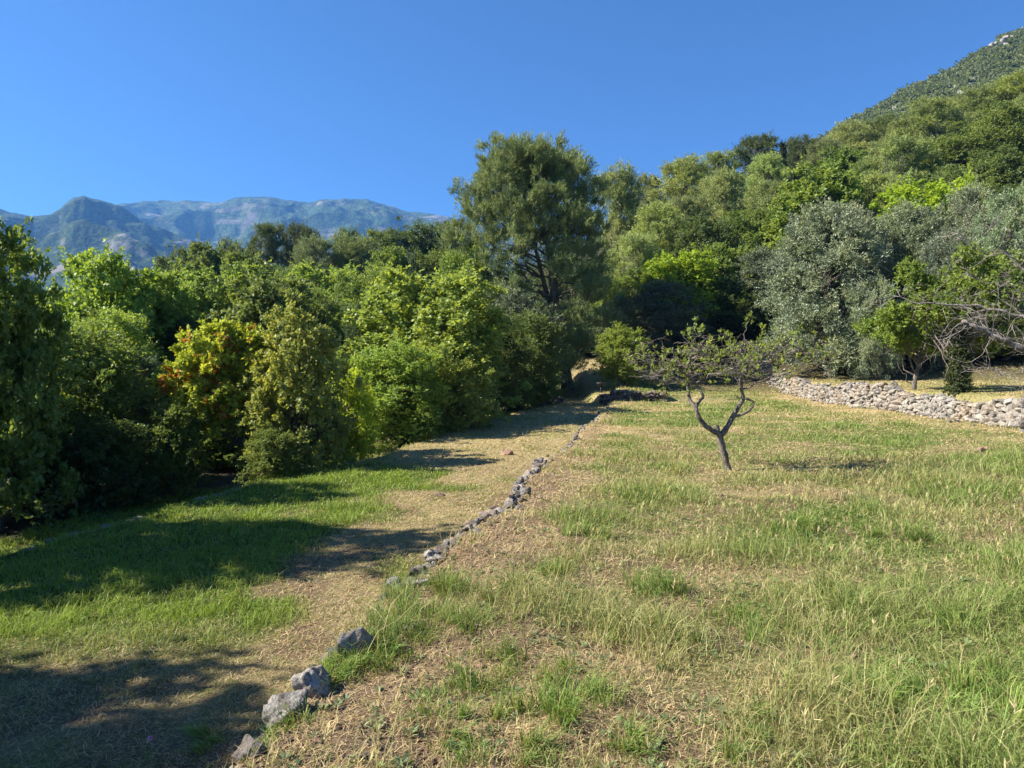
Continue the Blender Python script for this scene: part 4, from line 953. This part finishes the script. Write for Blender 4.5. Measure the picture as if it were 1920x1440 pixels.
    # 4: clumps of long grass on the terrace edge and beside stones
    spots = [(690, 1235, .15, 240), (720, 1215, .2, 240), (610, 1300, .13, 200), (560, 1345, .12, 200), (500, 1425, .11, 200), (650, 1290, .15, 260), (800, 1195, .2, 260), (735, 1170, .25, 420), (640, 1265, .14, 160), (540, 1370, .12, 200), (700, 1245, .16, 260), (760, 1210, .16, 260), (700, 1210, .22, 300), (800, 1120, .28, 500), (840, 1180, .22, 350), (905, 1125, .22, 300), (1010, 1400, .14, 260), (1080, 1330, .20, 420), (1060, 1290, .20, 300), (1240, 1120, .26, 600), (1090, 1010, .2, 350), (1160, 930, .2, 350), (920, 925, .13, 300), (1500, 990, .2, 600), (1480, 1000, .2, 400), (1580, 1130, .26, 700),
             (1420, 1180, .22, 400), (1780, 1330, .24, 500), (1870, 1300, .22, 500), (1620, 1300, .2, 400), (1030, 1080, .2, 300), (1700, 1010, .18, 500), (1880, 1050, .2, 500), (1340, 1380, .18, 400), (870, 1290, .15, 260), (930, 1340, .15, 260), (800, 1330, .12, 200), (850, 1400, .12, 200), (960, 1240, .16, 260), (1180, 1400, .14, 240), (1750, 1180, .18, 400), (1135, 1200, .2, 300), (600, 1290, .16, 250), (430, 1390, .14, 400)]
    PP, DD, LL, CC = [], [], [], []
    for (px, py, h, k) in spots:
        zz = 0 if px > 650 else -.1
        if px in (430,): zz = -.6
        d = (EYE - zz) * F / (py - HOR); cx = (px - 960) / F * d; r = h * .38
        m5 = rng.integers(4, 8); sub = rng.integers(0, m5, k); r *= 1.5
        ox = (rng.normal(size=m5) * r)[sub]; oy = (rng.normal(size=m5) * r)[sub]; r2 = (rng.uniform(.15, .6, m5) * r)[sub]; hs = rng.uniform(.45, 1.15, m5)[sub]
        ln_ = (rng.normal(size=(m5, 3)) * .28)[sub]; xx = cx + ox + rng.normal(size=k) * r2; yy = d + oy + rng.normal(size=k) * r2
        if px == 430: xx = xx - .15
        PP.append(np.stack([xx, yy, H(xx, yy)], -1)); off = np.stack([xx - cx - ox, yy - d - oy, yy * 0], -1) / r2[:, None]
        DD.append(unit(off * .2 + ln_ * np.array([1, 1, 0]) + rng.normal(size=(k, 3)) * .2 + np.array([0, 0, 1]))); LL.append(h * hs * rng.uniform(.35, 1.2, k))
        c = np.array([.15, .235, .05]) * (1 + rng.normal() * .12); CC.append(c * (1 + rng.normal(size=(k, 1)) * .2) + (rng.random((k, 1)) < .18) * np.array([.2, .1, .06]))
    PP, DD, LL, CC = map(np.concatenate, (PP, DD, LL, CC)); n = len(PP)
    blades("long_grass", "long bent grass clumps along the terrace edge and in the upper field", PP, DD, LL, np.clip(.0008 * PP[:, 1], .004, .02), np.clip(CC, .02, .9), rng.uniform(.3, 1.8, n), rng)
    # 5: low broad-leaved weeds
    n = 1500; x, y = field_xy(rng, n, 2.1, 9, 1.5, .8); ok = x > xedge(y) - .05; x, y = x[ok], y[ok]; n = len(x); k = 9
    a = rng.uniform(0, 6.28, n * k); X = np.repeat(x, k); Y = np.repeat(y, k); ld = unit(np.stack([np.cos(a), np.sin(a), rng.uniform(.1, .9, n * k)], -1))
    s = np.repeat(rng.uniform(.5, 1.2, n), k); pos = np.stack([X, Y, H(X, Y) + .004], -1) + ld * .01
    V, Q = leaf_quads(pos, ld, unit(rng.normal(size=(n * k, 3)) * .3 + np.array([0, 0, 1])), .038 * s, .016 * s)
    col = np.repeat(np.array([.15, .195, .085]) * (1 + rng.normal(size=(n, 1)) * .2), k * 4, 0)
    o = link("weeds", make_mesh("weeds", V, [Q], [M_GRASS], False, {"col": np.clip(col, .02, .9)})); kind(o, "stuff"); o["label"] = "low leafy weeds among the grass"
grow()

# ---------------------------------------------------------------- undergrowth in the woods, scrub on the steep mountain
def undergrowth():
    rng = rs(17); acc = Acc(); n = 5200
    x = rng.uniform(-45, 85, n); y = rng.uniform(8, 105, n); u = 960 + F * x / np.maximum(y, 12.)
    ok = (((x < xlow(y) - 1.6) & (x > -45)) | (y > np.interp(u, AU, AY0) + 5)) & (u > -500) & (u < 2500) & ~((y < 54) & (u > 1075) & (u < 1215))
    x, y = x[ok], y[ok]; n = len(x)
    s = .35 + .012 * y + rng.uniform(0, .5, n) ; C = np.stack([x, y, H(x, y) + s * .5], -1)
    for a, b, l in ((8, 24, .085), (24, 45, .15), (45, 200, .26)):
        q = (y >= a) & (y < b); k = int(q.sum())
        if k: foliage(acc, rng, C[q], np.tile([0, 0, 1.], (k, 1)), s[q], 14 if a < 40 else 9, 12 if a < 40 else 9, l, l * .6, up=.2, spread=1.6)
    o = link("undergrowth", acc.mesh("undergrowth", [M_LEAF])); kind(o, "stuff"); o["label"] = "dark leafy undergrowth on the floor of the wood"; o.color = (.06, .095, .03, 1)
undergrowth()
def scrub():
    rng = rs(18); u, s, X, D, Z = RM; n = 24000; acc = Acc()
    iu = rng.uniform(20, len(u) - 2, n); is_ = rng.uniform(30, 130, n); i0, j0 = is_.astype(int), iu.astype(int)
    fx, fy = iu - j0, is_ - i0
    def bl(A): return (A[i0, j0] * (1 - fx) + A[i0, j0 + 1] * fx) * (1 - fy) + (A[i0 + 1, j0] * (1 - fx) + A[i0 + 1, j0 + 1] * fx) * fy
    x, y, z = bl(X), bl(D), bl(Z); U = 960 + F * x / y; V_ = HOR - (z - EYE) / y * F
    bare = (((U - 1872) / 20) ** 2 + ((V_ - 84) / 10) ** 2 < 1) | (((U - 1738) / 30) ** 2 + ((V_ - 206) / 9) ** 2 < 1) | (fbm(P2(x, z, .03), 3, 4) > .95)
    ok = ~bare & (U < 2300); x, y, z = x[ok], y[ok], z[ok]; n = len(x)
    r = rng.uniform(.9, 2.3, n)
    C = np.stack([x, y, z + r * .4], -1); foliage(acc, rng, C, np.tile([0, -.4, .7], (n, 1)), r, 4, 8, 1.15, .85, up=.2, spread=1.8)
    o = link("mountain_scrub", acc.mesh("mountain_scrub", [M_LEAF])); kind(o, "stuff"); o["label"] = "dense dark scrub covering the steep mountain"; o.color = (.15, .19, .085, 1)
    acc = Acc()
    for (px, py, d, w, h) in [(1872, 84, 425, 26, 12), (1858, 96, 420, 14, 8), (1888, 74, 428, 14, 8), (1728, 206, 330, 12, 11), (1748, 202, 335, 10, 8), (1776, 196, 345, 8, 5), (1690, 240, 300, 8, 5)]:
        k = int(np.argmin(abs(u - px))); pz = EYE + (HOR - py) / F * D[:131, k]; j = int(np.argmin(abs(pz - Z[:131, k]))); d = float(D[j, k])
        for q in range(4):
            p = at(px + rng.normal() * w * .4, py + rng.normal() * h * .3, d); p[1] -= 2.2; stone(acc, p, (w * .16 * d / F, 2.0, h * .45 * d / F), rng, I2, .35, oct_=3)
    o = link("cliffs", acc.mesh("cliffs", [M_CLIFF], False)); kind(o, "structure")
scrub()

# ---------------------------------------------------------------- small things
def barbecue():
    d = 38.; S = d / F; x = (1127 - 960) * S; z = Hs(x, d); o = empty("fire_bowl", (x, d, z)); tag(o, "small black bowl on a stand on the shaded grass right of the tall pine", "barbecue")
    m, t, ns, ln = new_mat("black_iron"); principled(t, (0.015, 0.014, 0.013), .6, .4)
    a = Acc(); pr = [(.02, .36), (.14, .38), (.24, .46), (.27, .56), (.25, .57), (.1, .46)]; an = np.arange(16) * math.pi / 8
    V = np.array([[r * math.cos(q), r * math.sin(q), h] for r, h in pr for q in an]); i = np.arange(len(pr) - 1)[:, None] * 16; j = np.arange(16)[None, :]; jn = (j + 1) % 16
    a.add(V, None, np.stack([i + j, i + jn, i + 16 + jn, i + 16 + j], -1).reshape(-1, 4)); link("bowl", a.mesh("bowl", [m], True), o)
    b = Acc(); tube(b, [(0, 0, 0), (0, 0, .2), (0, 0, .4)], [.07, .05, .05], 10); tube(b, [(0, 0, -.05), (0, 0, .03)], [.16, .14], 12); link("stand", b.mesh("stand", [m], True), o)
barbecue()
def wildflower():
    rng = rs(3); d = 3.95; x = (275 - 960) / F * d; z = Hs(x, d); o = empty("wildflower", (x, d, z)); tag(o, "single pink scabious flower on a thin stem in the shade at bottom left", "flower")
    m, t, ns, ln = new_mat("stem_green"); principled(t, (.16, .2, .06), .7)
    m2, t, ns, ln = new_mat("pink_petal"); principled(t, (.75, .38, .62), .6)
    top = np.array([.02, 0, EYE + (HOR - 1385) / F * d - z]); a = Acc()
    tube(a, curve((0, 0, 0), top, 6, .02, rng), np.linspace(.0025, .0014, 6), 5); tube(a, curve((0, 0, .05), (-.05, .01, top[2] * .75), 5, .03, rng), np.linspace(.002, .001, 5), 5)
    link("stem", a.mesh("stem", [m], True), o)
    f = Acc(); k = 60; O = unit(rng.normal(size=(k, 3)) + np.array([0, 0, .6])); V, Q = leaf_quads(np.tile(top, (k, 1)), O, unit(rng.normal(size=(k, 3))), np.full(k, .017), np.full(k, .009)); f.add(V, None, Q); link("petals", f.mesh("petals", [m2]), o)
wildflower()

# ---------------------------------------------------------------- haze
def haze():
    x0, x1, y0, y1, z0, z1 = -9100, 9100, -400, 9200, -80, 880
    V = [(x, y, z) for z in (z0, z1) for y in (y0, y1) for x in (x0, x1)]
    Q = [(0, 2, 3, 1), (4, 5, 7, 6), (0, 1, 5, 4), (2, 6, 7, 3), (0, 4, 6, 2), (1, 3, 7, 5)]
    m, t, ns, ln = new_mat("haze_air"); v = N(t, "ShaderNodeVolumePrincipled"); v.inputs["Color"].default_value = (.15, .42, 1, 1); v.inputs["Density"].default_value = HAZE; v.inputs["Anisotropy"].default_value = 0.2
    o = N(t, "ShaderNodeOutputMaterial"); ln.new(v.outputs[0], o.inputs["Volume"])
    o = link("haze", make_mesh("haze", np.array(V, float), [np.array(Q)], [m])); kind(o, "stuff"); o["label"] = "thin blue haze in the air before the mountains"
HAZE = 1.45e-4
haze()
print("TOTAL polys", sum(len(m.polygons) for m in bpy.data.meshes))
